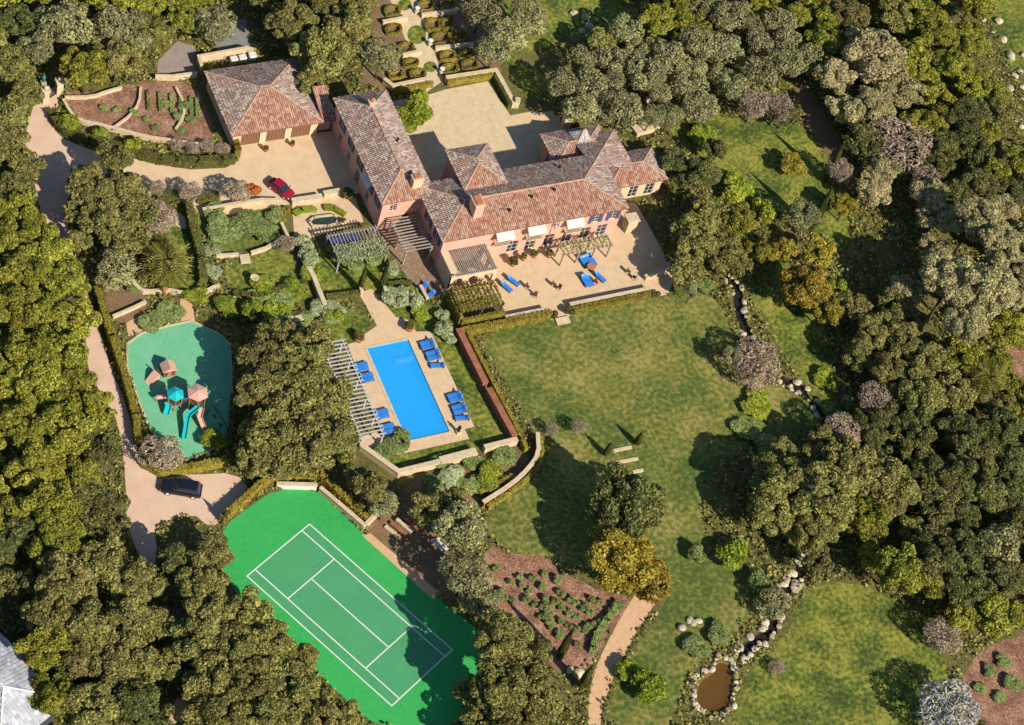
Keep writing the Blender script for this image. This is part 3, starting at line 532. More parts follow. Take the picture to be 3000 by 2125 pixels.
wall('wall', (-22.6, 35.5), (-22.6, 24.2), 0, 3.0, [(2, 3, 1, 2.2), (7, 8, 1, 2.2)], m_cream, gar); wall('wall', (-10.1, 24.2), (-10.1, 35.5), 0, 3.0, [], m_cream, gar); wall('wall', (-10.1, 35.5), (-22.6, 35.5), 0, 3.0, [], m_cream, gar)
# yard wall with white bins north of the garage
def masonry(name, pts, wd, h, label, cat, m=None, cap=True, group=None, capm=None, z0=0.0):
    t = thing(name, label, cat, group=group); mb = MB(); cp = MB()
    for i in range(len(pts) - 1):
        a, b = Vector(pts[i]), Vector(pts[i + 1]); d = (b - a).normalized()
        ea = 0 if i == 0 else wd * 0.35; eb = 0 if i == len(pts) - 2 else wd * 0.35; k = 0.002 * (i % 2)
        mb.bar((*(a - d * ea), z0 + h / 2 - k), (*(b + d * eb), z0 + h / 2 - k), wd - k, h)
        cp.bar((*(a - d * (ea + 0.04)), z0 + h + 0.04 - k), (*(b + d * (eb + 0.04)), z0 + h + 0.04 - k), wd + 0.14 - k, 0.1)
    mb.build('wall_body', m or m_stone, t)
    if cap: cp.build('coping', capm or m_stone, t, bevel=0.02)
    return t
masonry('yard_wall', PX([c2(110, 265), c2(85, 190), c2(500, 115), c2(560, 130)]), 0.35, 1.4, 'cream yard wall wrapping the north side of the garage', 'wall')
for i, p in enumerate(((395, 190), (470, 175), (555, 155))):
    q = G(*c2(*p)); t = thing('storage_bin', ['pale storage bin in the garage yard, next to the yard wall corner', 'middle pale storage bin of three in the garage yard', 'pale storage bin in the garage yard, farthest from the yard wall corner'][i], 'bin', (q.x, q.y, 0))
    MB().box(-0.5, 0.5, -0.4, 0.4, 0, 0.9).build('bin_body', m_white, t, bevel=0.05); MB().box(-0.54, 0.54, -0.44, 0.44, 0.89, 0.98).build('bin_lid', m_frame, t, bevel=0.03)
# neighbour's grey roof at the corner of the picture
nb = thing('neighbour_house', 'neighbouring house with pale grey shingled hip roof and white ridges beyond the trees', 'house', loc=(0, 0, 0))
gp = 0.85 * np.array([[0.34, 0.34, 0.37], [0.42, 0.42, 0.45], [0.5, 0.5, 0.53], [0.38, 0.38, 0.4]])
q0 = G(70, 1905, 4.5); 
def hiprot(cx, cy, hx, hy, ze, zr, ang):
    f = hip(-hx, hx, -hy, hy, ze, zr); ca, sa = math.cos(ang), math.sin(ang); return [[(cx + p[0] * ca - p[1] * sa, cy + p[0] * sa + p[1] * ca, p[2]) for p in face] for face in f]
nc = G(-60, 1960, 5.0); na = R(-63)
o = roof_part('roof', hiprot(nc.x, nc.y, 9.0, 5.2, 3.6, 6.2, na), nb, pal=gp, tw=0.5, tl=0.5, under=m_slate, mridge=m_white, arch=0.012)
mbw = MB(); ca, sa = math.cos(na), math.sin(na)
mbw.prism([(nc.x + x * ca - y * sa, nc.y + x * sa + y * ca) for x, y in ((-8.5, -4.7), (8.5, -4.7), (8.5, 4.7), (-8.5, 4.7))], 0, 3.62).build('wall', m_frame, nb)
nc2 = G(-30, 2120, 4.5); roof_part('roof', hiprot(nc2.x, nc2.y, 4.5, 4.0, 3.2, 5.2, na), nb, pal=gp, tw=0.5, tl=0.5, under=m_slate, mridge=m_white, arch=0.012)
MB().prism([(nc2.x + x * ca - y * sa, nc2.y + x * sa + y * ca) for x, y in ((-4.1, -3.6), (4.1, -3.6), (4.1, 3.6), (-4.1, 3.6))], 0, 3.22).build('wall', m_frame, nb)

# ------------------------------------------------------------------ foliage builders
def unit(v): return v / np.maximum(np.linalg.norm(v, axis=1, keepdims=True), 1e-9)
def leaf_mesh(name, P, N, size, m, aspect=0.62, extra=None):
    """one mesh of small leaf faces at points P with facing N; per-face random 'tint'"""
    n = len(P); a = unit(np.cross(N, rng.normal(size=(n, 3)))); b = np.cross(N, a); s = (np.full(n, size) if np.isscalar(size) else size)[:, None] * rng.uniform(0.65, 1.3, (n, 1))
    dr = N * s * 0.18
    V = np.stack([P - a * s - dr, P + b * s * aspect + a * s * 0.1, P + a * s - dr, P - b * s * aspect + a * s * 0.1], 1).reshape(-1, 3); F = np.arange(4 * n).reshape(-1, 4)
    v = V.tolist(); f = F.tolist(); nl = n
    if extra: k = len(v); v += [tuple(p) for p in extra.v]; f += [tuple(i + k for i in q) for q in extra.f]
    me = bpy.data.meshes.new(name); me.from_pydata(v, [], f); me.materials.append(m)
    tint = np.full(len(f), 0.35, np.float32); tint[:nl] = rng.uniform(0, 1, nl); me.attributes.new('tint', 'FLOAT', 'FACE').data.foreach_set('value', tint)
    return me
def crown_mesh(k, n, ls, lobes, shell=0.62, lr=(0.26, 0.44), flat_=0.85, seed=0, aspect=0.62, loose=0.12, name='crown'):
    r = np.random.default_rng(seed); c = unit(r.normal(size=(lobes, 3))) * r.uniform(0.25, shell, (lobes, 1)) ** 0.7; c[:, 2] = c[:, 2] * 0.75 + 0.02
    rad = r.uniform(lr[0], lr[1], lobes); w_ = rad ** 2; w_ /= w_.sum(); li = r.choice(lobes, n * 2, p=w_); d = unit(r.normal(size=(n * 2, 3)))
    keep = d[:, 2] > r.uniform(-1.0, 0.2, n * 2); li, d = li[keep][:n], d[keep][:n]
    P = c[li] + d * (rad[li] * (1 - np.abs(r.normal(0, loose, len(li)))))[:, None]
    dd = np.linalg.norm(P[:, None, :] - c[None], axis=2) < rad[None] * 0.72; ok = dd.sum(1) == 0; P, d, li = P[ok], d[ok], li[ok]
    N = unit(d * 0.75 + r.normal(size=d.shape) * 0.5); sc = 1 / np.abs(P[:, :2]).max(); P = P * sc; P[:, 2] *= flat_
    return leaf_mesh(name, P, N, ls, LEAF[k], aspect)
def trunk_mesh(seed, m, limbs=6, h0=0.42):
    r = random.Random(seed); mb = MB(); mb.tube([(0, 0, -0.02), (0.01, 0, h0 * 0.4), (r.uniform(-.03, .03), r.uniform(-.03, .03), h0), (r.uniform(-.05, .05), r.uniform(-.05, .05), 0.78)], [0.055, 0.04, 0.034, 0.012], 8)
    for k in range(limbs):
        a = 2 * math.pi * k / limbs + r.uniform(-.4, .4); z = h0 * r.uniform(0.75, 1.25); L = r.uniform(0.22, 0.36); e = (math.cos(a) * L, math.sin(a) * L, min(0.9, z + r.uniform(0.18, 0.36)))
        mid = (e[0] * 0.5, e[1] * 0.5, z + (e[2] - z) * 0.62); mb.tube([(0, 0, z), mid, e], [0.024, 0.016, 0.006], 5)
        for s in (-1, 1): a2 = a + s * 0.6; mb.tube([mid, (mid[0] + math.cos(a2) * L * 0.5, mid[1] + math.sin(a2) * L * 0.5, mid[2] + 0.12)], [0.011, 0.004], 4)
    me = bpy.data.meshes.new('trunk'); me.from_pydata(mb.v, [], mb.f); me.materials.append(m); me.polygons.foreach_set('use_smooth', [True] * len(me.polygons)); return me
TR = [trunk_mesh(i, m_bark) for i in range(3)]; TRP = [trunk_mesh(9 + i, m_barkpale, 8, 0.35) for i in range(2)]
CR_L = [crown_mesh('oak', 11000, 0.056, 46, shell=0.8, lr=(0.17, 0.3), seed=i + 1) for i in range(4)]
CR_M = [crown_mesh('oak', 6500, 0.072, 28, shell=0.78, lr=(0.2, 0.34), seed=i + 11) for i in range(4)]
CR_S = [crown_mesh('oak', 2200, 0.12, 9, lr=(0.34, 0.55), seed=i + 21) for i in range(3)]
CR_R = [crown_mesh('oak', 4200, 0.07, 26, lr=(0.3, 0.42), shell=0.55, flat_=0.9, seed=i + 31) for i in range(3)]      # rounder, denser (olive)
CR_B = [crown_mesh('bare', 8000, 0.085, 24, aspect=0.26, loose=0.35, seed=i + 41) for i in range(2)]                     # bare twigs
KIND = {  # type: (object name, description, category)
 'oak': ('oak_tree', 'olive brown broadleaf tree', 'tree'), 'dark': ('evergreen_tree', 'dark green broadleaf tree', 'tree'), 'olive': ('olive_tree', 'grey green olive tree', 'tree'),
 'lime': ('broadleaf_tree', 'bright yellow green leafy tree', 'tree'), 'gold': ('autumn_tree', 'golden ochre leafy tree', 'tree'), 'pale': ('pale_tree', 'pale straw green leafy tree', 'tree'),
 'bare': ('bare_tree', 'leafless mauve brown twiggy tree', 'tree'), 'grey': ('bare_tree', 'leafless silver grey twiggy tree', 'tree'), 'copper': ('copper_tree', 'small copper leaved upright tree', 'tree'),
 'bright': ('garden_shrub', 'bright fresh green rounded shrub', 'shrub'), 'silver': ('garden_shrub', 'silvery green loose shrub', 'shrub'), 'sage': ('garden_shrub', 'sage green low shrub', 'shrub')}
LANDMARK = [((-31, -49), 'the tennis court'), ((-33, -20), 'the playground'), ((-13, -20), 'the swimming pool'), ((-16, 17), 'the motor court'), ((-16, 37), 'the garage'), ((-34, 30), 'the vegetable garden'), ((13, 24), 'the upper courtyard'), ((14, 42), 'the box parterre'),
 ((30, -8), 'the south terrace'), ((34, 8), 'the east wing'), ((8, -25), 'the big mown lawn'), ((-6, -55), 'the vegetable shrub plot'), ((8, -66), 'the sand path'), ((28, -60), 'the pond'), ((33, -30), 'the rocky creek'), ((45, -55), 'the lush lower lawn'),
 ((-47, 0), 'the entrance drive'), ((-46, 28), 'the entrance gate'), ((-58, -38), 'the parked black car'), ((-27, 6), 'the hedged garden rooms'), ((52, 10), 'the cypress pair'), ((75, 25), 'the white boulders'), ((-62, -58), 'the grey roofed house'), ((68, -25), 'the deep wooded gully'), ((-8, 2), 'the house patio'), ((40, 28), 'the olive grove')]
TREES = []
def tree(t, px, py, r, h=None, small=False):
    """px, py: crown centre in the photograph; r: crown radius in photo pixels; the standing height fixes the distance"""
    rm = r / 20.5; h = h or (rm * 1.75 + 1.8 if not small else rm * 1.7); rv = min(rm * (0.85 if not small else 0.8), h * 0.5); hc = h - rv
    p = G(px, py, hc); TREES.append((t, p.x, p.y, rm, h, rv, hc, small))
K = 3000 / 2293
def D(t, s, small=False, hs=1.0):
    for q in s.split(';'):
        a = [float(x) for x in q.split(',')]; rm = a[2] * K / 20.5; tree(t, a[0] * K, a[1] * K, a[2] * K, a[3] if len(a) > 3 else None, small)
D('lime', '35,520,48;112,556,50;62,604,52;152,632,46;36,690,54;112,706,54;172,716,42;58,782,54;134,792,54;16,852,50;88,872,58;164,868,48;218,914,38;56,952,56;142,962,60;92,1046,58;168,1060,52;112,1130,60;40,470,44;190,150,58;412,40,38;130,1212,56;98,1452,54;130,1560,52;64,1560,34')
D('dark', '222,1012,46;240,1150,44;196,1130,46;40,50,46;20,420,40;284,1556,48;330,1600,46;60,1195,40;400,1270,44;1560,384,52;1512,366,38;1600,330,30')
D('oak', '24,330,44;22,250,44;64,210,34;30,150,48;60,370,34;262,130,52;258,358,44;206,416,54;266,420,52;304,474,48;236,486,56;288,528,46;184,470,42;178,540,26;720,120,72;652,52,60;782,50,56;700,190,34;596,800,62;676,826,64;738,880,56;588,876,56;652,912,64;730,958,60;602,976,56;684,1006,60;764,1000,38;556,790,30;622,752,40;704,772,46;566,1036,36;628,1040,40;150,1300,62;232,1262,54;302,1306,54;112,1378,56;192,1388,60;272,1398,54;172,1476,54;252,1478,52;200,1590,56;312,1500,44')
D('oak', '450,1306,54;482,1236,36;478,1364,52;548,1372,44;440,1422,54;520,1446,54;602,1446,52;470,1518,54;560,1528,54;640,1516,48;458,1582,46;500,1602,54;604,1604,56;690,1566,44;712,1624,44;830,1090,38;798,1066,26;956,1142,34;1006,1120,34;1130,1430,56,11.5;1180,1500,48,10;1122,1534,56,10;1200,1572,46;1090,1592,44;1160,1616,54;1050,1550,30')
D('olive', '860,1130,30;1032,1180,52;1040,1290,50;1076,1346,36;262,602,44,4.5;240,628,30,3;852,126,46;1132,80,52;1180,44,50;1106,112,40;1076,26,46;1258,190,42;1322,190,48;1300,246,46;1392,244,50;1444,166,48;1500,136,48;1540,190,48;1566,236,46;1500,256,36;1620,110,46;1700,160,48;1560,100,48;1400,66,46;1626,40,46;1352,246,36;150,64,54;250,56,50;480,56,48;1470,110,36;1640,196,40;1800,480,40;80,110,44')
D('lime', '1540,54,50;1470,44,54;1700,20,30;1830,36,44;2090,64,62;2136,144,52;2100,222,44;2210,300,40;2226,392,40;1652,490,40;1944,1160,52;1924,1130,40;2016,1276,64;2082,1296,46;2260,740,52;2152,800,46;2232,1376,50;1960,1240,30;1700,560,30')
D('pale', '1950,124,84;1872,172,54;2014,196,62;1958,236,58;1896,242,46;2182,490,64,12;2240,542,62,13;2132,626,68,13;2204,652,72,14;2160,720,54,12;2264,650,50;2250,470,40;2100,560,44')
D('oak', '1350,92,38;1900,36,54;2002,34,54;2250,250,40;1562,530,58;1622,562,54;1540,600,42;1590,470,42;1548,560,40;1650,590,36;1752,1080,74;1852,1112,80;1962,1060,62;1896,1036,60;1724,1146,52;1826,1186,52;2012,1092,50;1760,1010,30;1838,1004,44;2022,764,54;1932,796,42;2082,812,54;1992,836,52;2062,884,62;2132,880,48;1960,740,52;2060,1250,30;1780,1180,40;1990,1130,40')
D('dark', '1400,1124,88,11;2152,266,52;2184,330,44;2112,326,44;1934,316,46;2192,420,52;2262,430,40;2142,964,54;2062,958,46;2240,960,54;2182,1010,62;2262,1040,54;2130,1062,54;2202,1092,54;2272,1120,44;2100,1256,62;2172,1232,54;2172,1312,54;2252,1300,54;1830,1256,36;2100,1130,44;1880,1000,36;2050,1020,40;2290,1200,50;1700,1080,34;1760,250,34')
D('gold', '1392,1252,78,9;1776,372,36,3.5;1800,636,62,8;1832,566,40;1892,462,34,5;1750,560,36;1850,690,40;1450,1300,50,6;2100,40,30')
D('bare', '2010,326,78,8;1690,232,40;1744,240,38;2072,400,36;1690,812,56,5.5;1960,890,40;1886,962,40;352,420,20,3;426,428,24,3.2;530,428,32,4.2;640,545,20,2.6;1236,962,15,2.2;1296,956,17,2.4;2112,1424,40,5;1738,1494,18,1.6;420,440,12,2;1880,380,30;120,1320,20;350,490,40,5.5;395,322,15,1.5;430,330,17,1.6;465,327,17,1.6;498,334,18,1.7;362,1015,46,4')
D('grey', '2122,1590,70,7;1560,110,1.0' if False else '2122,1590,70,7')
D('olive', '1640,800,24;2240,1220,50;1730,1352,40,3.5;1550,650,20')
D('copper', '566,424,17,3.6')
D('bright', '155,275,22,2;220,298,18,1.7;299,322,21,2.2;480,985,26,1.6;1452,1530,36,3.4;1400,1500,24,2;1648,1240,38,3;1660,560,36,2.6;1650,420,44,2.5;1560,300,30,2;1710,470,34;1590,300,20;745,705,22,1.6;620,700,30,1.6;700,610,24,1.4;915,660,24,1.4;1090,1060,30,1.6;1100,1085,26,1.4;940,700,20,1.2;440,660,26,1.4;506,690,30,1.4;660,650,30,1.2;590,640,28,1.2;560,690,24;940,240,40,4.5;915,268,34,4;2240,200,20;1870,640,24;1700,900,40,1.4;1850,850,30,1.4', True)
D('silver', '690,572,24,2.4;880,600,20,1.6;680,545,20,2;890,664,30,1.8;730,690,36,1.3;990,735,20,2;1005,755,16,1.5;990,705,16,1.4;470,560,20,1.4;460,600,16,1.3;1010,1070,30,1.4;480,610,18,1.2;640,720,18;930,670,20', True)
D('sage', '1060,1030,26,1.1;1100,1050,24,1;1030,1090,26,1.1;1060,1085,22,1;970,1080,24,1.2;1130,1020,26,1.2;990,1040,22,1;545,498,40,1.6;500,512,40,1.8;590,520,34,1.4;620,480,24,1.2;480,470,26,1.3;610,690,26,1;680,720,24,1.1;380,700,30,1;340,720,26,1;300,640,20,.9;760,560,30,1.8;800,580,34,1.8;840,570,30,1.6;600,735,30,1;660,755,24,1;580,665,26,1;640,660,30,1;900,985,30,1.2;860,1010,24,1.1;1580,640,20,1;1900,900,20;1610,1420,26,1.3;1560,1450,26,1.2;1700,1300,26;1560,1240,20;1670,960,30,1.2;1720,1000,30,1.1;2215,1500,16,.8;2248,1478,18,.9;2268,1530,20,1;2236,1560,15,.7;2196,1540,14,.7;300,250,12,.6;330,268,10,.5;372,232,12,.6;262,244,10,.5;396,262,12,.7;412,236,13,.8;428,268,13,.8;350,286,11,.5;232,240,10,.5;404,290,12,.6', True)
def place_name(x, y):
    return min(LANDMARK, key=lambda l: (l[0][0] - x) ** 2 + (l[0][1] - y) ** 2)[1]
# wooded margins: further crowns wherever the photograph shows unbroken canopy
WOOD = [[(-60, -60), (440, -60), (440, 30), (360, 100), (160, 180), (84, 180), (50, 240), (50, 330), (80, 500), (180, 610), (180, 740), (190, 860), (240, 960), (270, 1050), (280, 1150), (320, 1270), (480, 1240), (560, 1350), (720, 1480), (800, 1600), (800, 1680), (60, 1680), (90, 1560), (30, 1400), (10, 1340), (-60, 1340)],
 [(450, -60), (830, -60), (850, 110), (800, 160), (700, 160), (600, 100), (460, 90)],
 [(1050, -60), (1480, -60), (1420, 30), (1240, 60), (1180, 160), (1100, 120)], [(1480, 40), (1560, -60), (2160, -60), (2200, 100), (2230, 250), (2360, 420), (2360, 1420), (2180, 1420), (2100, 1340), (1900, 1230), (1880, 1140), (1720, 1160), (1680, 1080), (1840, 960), (1850, 880), (1880, 700), (2080, 640), (2080, 470), (1890, 450), (1850, 330), (1720, 200), (1600, 240), (1480, 270), (1240, 270), (1210, 180), (1300, 130)], [(1060, 1500), (1120, 1400), (1200, 1480), (1260, 1680), (1000, 1680)]]
WOOD = [np.array([(p.x, p.y) for p in PX([(x * K, y * K) for x, y in w_], 3.0)]) for w_ in WOOD]
frng = random.Random(5); cand = []
for w_ in WOOD:
    x0_, y0_ = w_.min(0); x1_, y1_ = w_.max(0)
    for _ in range(int((x1_ - x0_) * (y1_ - y0_) / 2.5)): cand.append((frng.uniform(x0_, x1_), frng.uniform(y0_, y1_), w_))
for x, y, w_ in cand:
    rm = frng.uniform(2.0, 3.3)
    if any((T[1] - x) ** 2 + (T[2] - y) ** 2 < ((T[3] + rm) * 0.66) ** 2 for T in TREES): continue
    if not inside(np.array([x]), np.array([y]), w_)[0]: continue
    px_, py_ = np.full(9, x), np.full(9, y); a_ = np.arange(9) * 0.785; px_[1:] += np.cos(a_[1:]) * rm * 0.8; py_[1:] += np.sin(a_[1:]) * rm * 0.8
    if any(inside(px_, py_, c).any() for c in CLEAR): continue
    t = min((T for T in TREES if T[0] in ('oak', 'dark', 'olive', 'lime', 'pale')), key=lambda T: math.hypot(T[1] - x, T[2] - y) * frng.uniform(0.7, 1.4))[0]
    h = rm * 1.75 + 1.8; rv = rm * 0.85; TREES.append((t, x, y, rm, h, rv, h - rv, False))
groups = {}; SHORT = {'oak': 'an olive brown', 'dark': 'a dark green', 'olive': 'a grey olive', 'lime': 'a yellow green', 'gold': 'a golden', 'pale': 'a straw green', 'bare': 'a bare', 'grey': 'a bare', 'copper': 'a copper'}
for T in TREES: groups.setdefault((T[0], place_name(T[1], T[2])), []).append(T)
RANK = ['widest', 'second widest', 'third widest']; LAST = ['smallest', 'second smallest']
for (t, pl), Ls in groups.items():
    Ls.sort(key=lambda T: -T[3]); nm, desc, cat = KIND[t]; n = len(Ls); rows = []
    for i, T in enumerate(Ls):
        nb_ = sorted((U for U in TREES if U[0] != t and U[0] in SHORT and math.hypot(U[1] - T[1], U[2] - T[2]) < 8.5), key=lambda U: math.hypot(U[1] - T[1], U[2] - T[2])) if cat == 'tree' else []
        side = f', beside {SHORT[nb_[0][0]]} one' if nb_ else ''
        two = next((U for U in nb_ if U[0] != nb_[0][0] and SHORT[U[0]] != SHORT[nb_[0][0]]), None)
        if two:
            s2 = f', beside {SHORT[nb_[0][0]]} and {SHORT[two[0]]} one'
            if len(f'{desc} near {pl}{s2}'.split()) <= 16: side = s2
        if n == 1: lab = f'{desc} near {pl}'
        elif n == 2 and Ls[0][3] > Ls[1][3] * 1.06: lab = f'{("larger", "smaller")[i]} {desc} of the two near {pl}'
        elif i < 3 and i < n - 2 and Ls[i][3] > Ls[i + 1][3] * 1.03: lab = f'{RANK[i]} {desc} near {pl}'
        elif n - 1 - i < 2 and n > 4 and Ls[i - 1][3] > Ls[i][3] * 1.03: lab = f'{LAST[n - 1 - i]} {desc} near {pl}'
        else: lab = f'{desc} near {pl}{side}'
        rows.append((T, lab))
    cnt = {}
    for T, lab in rows: cnt[lab] = cnt.get(lab, 0) + 1
    for T, lab in rows:
        _, x, y, rm, h, rv, hc, small = T
        e = thing(nm, lab, cat, (x, y, 0), random.uniform(0, 6.28), f'{desc}s near {pl}' if n > 1 else None)
        ms = CR_B if t in ('bare', 'grey') else CR_S if (small or rm < 1.5) else CR_R if t == 'olive' else CR_L if rm > 3.3 else CR_M
        inst('crown' if cat == 'tree' else 'foliage', random.choice(ms), e, (0, 0, hc), (0, 0, random.uniform(0, 6.28)), (rm * random.uniform(1.0, 1.16), rm * random.uniform(1.0, 1.16), rv * random.uniform(1.0, 1.15)), LEAF[t])
        bare_ = t in ('bare', 'grey'); tw_ = max(rm, 0.6) * (1.6 if bare_ else 1.25)
        inst('trunk' if cat == 'tree' else 'stem', random.choice(TRP if bare_ else TR), e, (0, 0, 0), (0, 0, random.uniform(0, 6)), (tw_, tw_, h * 0.97))

# cypresses
def cyp_mesh(seed):
    r = np.random.default_rng(seed); n = 2600; z = r.uniform(0, 1, n); a = r.uniform(0, 2 * np.pi, n); prof = np.clip(np.minimum(z * 6 + 0.25, 1) * (1 - z ** 2.6), 0.02, 1) * (0.86 + 0.14 * np.sin(a * 3 + z * 9)); P = np.stack([np.cos(a) * prof, np.sin(a) * prof, z], 1)
    N = unit(np.stack([np.cos(a), np.sin(a), np.full(n, 0.35)], 1) + r.normal(size=(n, 3)) * 0.35)
    core = MB().lathe([(0.3, 0.0), (0.8, 0.15), (0.8, 0.5), (0.5, 0.8), (0.05, 0.96)], 9); P2 = P.copy()
    return leaf_mesh('crown', P2, N, 0.09, LEAF['cypress'], 0.6, core)
CYP = [cyp_mesh(5), cyp_mesh(6)]
for i, (bx, by, h, rr, lab) in enumerate(((1637, 1929, 7.0, 0.62, 'tall narrow cypress leaning shadow over the shrub plot'), (1702, 2015, 5.5, 0.6, 'narrow cypress at the edge of the sand path'), (2375, 674, 9.0, 0.7, 'narrow cypress beside the golden trees above the lawn, lower of the pair'), (2418, 530, 8.0, 0.6, 'narrow cypress beside the dirt track above the lawn, upper of the pair'), (1774, 1334, 2.9, 0.5, 'small clipped cypress at the west end of the lawn steps'), (1864, 1303, 2.8, 0.5, 'small clipped cypress at the east end of the lawn steps'), (1118, 842, 5.4, 0.5, 'slim cypress on the house side of the paved pool path'), (1054, 852, 5.3, 0.5, 'slim cypress on the far side of the paved pool path from the house'), (655, 1530, 3.0, 0.4, 'slim cypress by the corner of the tennis court hedge'))):
    p = G(bx, by); e = thing('cypress', lab, 'cypress', (p.x, p.y, 0)); inst('crown', CYP[i % 2], e, (0, 0, 0.25), (0, 0, i), (rr, rr, h - 0.25)); inst('trunk', TR[0], e, (0, 0, 0), (0, 0, i), (rr * 1.2, rr * 1.2, h * 0.7))
# palms: every frond its own part
def frond_mesh():
    mb = MB(); n = 11; pts = [(0.02 + 1.0 * (k / n) * (1 - 0.12 * (k / n)), 0, 0.5 * (k / n) - 0.95 * (k / n) ** 2) for k in range(n + 1)]
    mb.tube(pts, [0.016 * (1 - 0.8 * k / n) for k in range(n + 1)], 4); v = []; f = []
    for k in range(1, n + 1):
        x, _, z = pts[k]; L = 0.24 * math.sin(math.pi * min(1, 0.15 + 0.8 * k / n)) + 0.04
        for s in (-1, 1):
            for j in (0.0, 0.5):
                xa = x - j * 0.09; za = z + j * 0.02; b = len(v); v += [(xa, 0, za), (xa + 0.05, s * L * 0.5, za + 0.03), (xa + 0.13, s * L, za - 0.05), (xa + 0.02, s * L * 0.5, za - 0.005)]; f.append((b, b + 1, b + 2, b + 3))
    mb.add(v, f); me = bpy.data.meshes.new('frond'); me.from_pydata(mb.v, [], mb.f); me.materials.append(LEAF['palm'])
    me.attributes.new('tint', 'FLOAT', 'FACE').data.foreach_set('value', rng.uniform(0.2, 0.9, len(mb.f)).astype(np.float32)); return me
FR = frond_mesh()
pt = MB().tube([(0, 0, 0), (0, 0, 0.3), (0, 0, 0.8), (0, 0, 1.0)], [1.25, 0.9, 0.95, 1.15], 10); PT = bpy.data.meshes.new('trunk'); PT.from_pydata(pt.v, [], pt.f); PT.materials.append(m_bark)
for i, (cx, cy, h, L, n, lab) in enumerate(((488, 770, 3.2, 3.4, 64, 'big round headed feather palm in the hedged garden'), (440, 92, 3.5, 3.2, 44, 'arching feather palm behind the vegetable garden'), (2895, 1110, 5.0, 3.0, 48, 'tall shaggy palm among dark trees above the gully'), (480, 715, 2.2, 1.8, 26, 'small feather palm tucked against the big round palm'))):
    p = G(cx, cy, h); e = thing('palm_tree', lab, 'palm', (p.x, p.y, 0)); inst('trunk', PT, e, (0, 0, 0), (0, 0, 0), (0.36, 0.36, h))
    for k in range(n): t = k / n; inst('frond', FR, e, (0, 0, h - 0.05), (random.uniform(-.2, .2), -R(62) + R(112) * t + random.uniform(-.1, .1), k * 2.39996), (L * random.uniform(.88, 1.08),) * 3)

# ------------------------------------------------------------------ hedges
def hedge(pts, wd, h, label, m='hedge', name='hedge', group=None, dens=20, z0=0.0, cat='hedge', leaf=0.13):
    pts = [Vector(p) for p in pts]; c = sum(pts, Vector((0, 0))) / len(pts); P = []; N = []; core = MB()
    for a, b in zip(pts, pts[1:]):
        d = b - a; L = d.length
        if L < 1e-3: continue
        d /= L; n_ = Vector((-d.y, d.x)); core.bar((*(a - c - d * wd * 0.2), z0 + h * 0.47), (*(b - c + d * wd * 0.2), z0 + h * 0.47), wd * 0.86, h * 0.9)
        k = int(dens * L * (wd + 2 * h)); u = rng.uniform(-wd * 0.3, L + wd * 0.3, k); s = rng.uniform(-(wd / 2 + h), wd / 2 + h, k); top = np.abs(s) < wd / 2
        off = np.where(top, s, np.sign(s) * wd / 2) + rng.normal(0, 0.03, k); z = np.where(top, h, h - (np.abs(s) - wd / 2)) + rng.normal(0, 0.03, k)
        P.append(np.stack([a.x - c.x + d.x * u + n_.x * off, a.y - c.y + d.y * u + n_.y * off, z0 + np.maximum(z, 0.03)], 1))
        nn = np.where(top[:, None], np.array([[0, 0, 1.0]]), np.array([[n_.x, n_.y, 0.25]]) * np.array([[1, 1, 1]]) * np.where(top, 1, np.sign(s))[:, None] + np.array([[0, 0, 0.3]])); N.append(unit(nn + rng.normal(size=(k, 3)) * 0.45))
    me = leaf_mesh(name, np.concatenate(P), np.concatenate(N), leaf, LEAF[m], 0.62, core); o = bpy.data.objects.new(name, me); col.objects.link(o); o.location = (c.x, c.y, 0)
    return tag(o, label, cat, group)
def HX(fn, pts): return [G(*fn(*p)).to_2d() for p in pts]
ID = lambda x, y: (x, y)
# terrace balustrade walls with hedges on the lawn side
masonry('terrace_wall', [(3.9, -12.55), (10.2, -12.55)], 0.4, 0.85, 'cream topped wall between the green pergola and the terrace steps', 'wall')
masonry('terrace_wall', [(13.6, -12.55), (26.0, -12.55)], 0.4, 0.85, 'long cream topped wall along the east half of the terrace edge', 'wall')
hedge([(-2.6, -13.4), (10.2, -13.4)], 0.9, 1.25, 'olive clipped hedge below the green pergola facing the lawn', dens=24)
hedge([(13.8, -13.4), (25.6, -13.4)], 0.8, 1.05, 'olive clipped hedge below the east terrace wall facing the lawn', dens=24)
for x, lab in ((10.6, 'dark clipped ball bush on the west side of the terrace steps'), (13.2, 'dark clipped ball bush on the east side of the terrace steps'), (26.4, 'dark clipped ball bush at the east end of the terrace wall')):
    e = thing('box_ball', lab, 'shrub', (x, -13.6, 0)); inst('foliage', CR_S[0], e, (0, 0, 0.75), (0, 0, x), (0.75, 0.75, 0.75), LEAF['box']); inst('stem', TR[0], e, (0, 0, 0), (0, 0, 0), (0.5, 0.5, 0.9))
st = thing('terrace_steps', 'pale stone steps leading from the terrace down to the lawn', 'steps')
for k in range(3): MB().box(10.9, 12.9, -14.3 - 0.35 * k, -13.92 - 0.35 * k, 0, 0.02 + 0.07 * (3 - k)).build('step', m_stone, st, bevel=0.01)
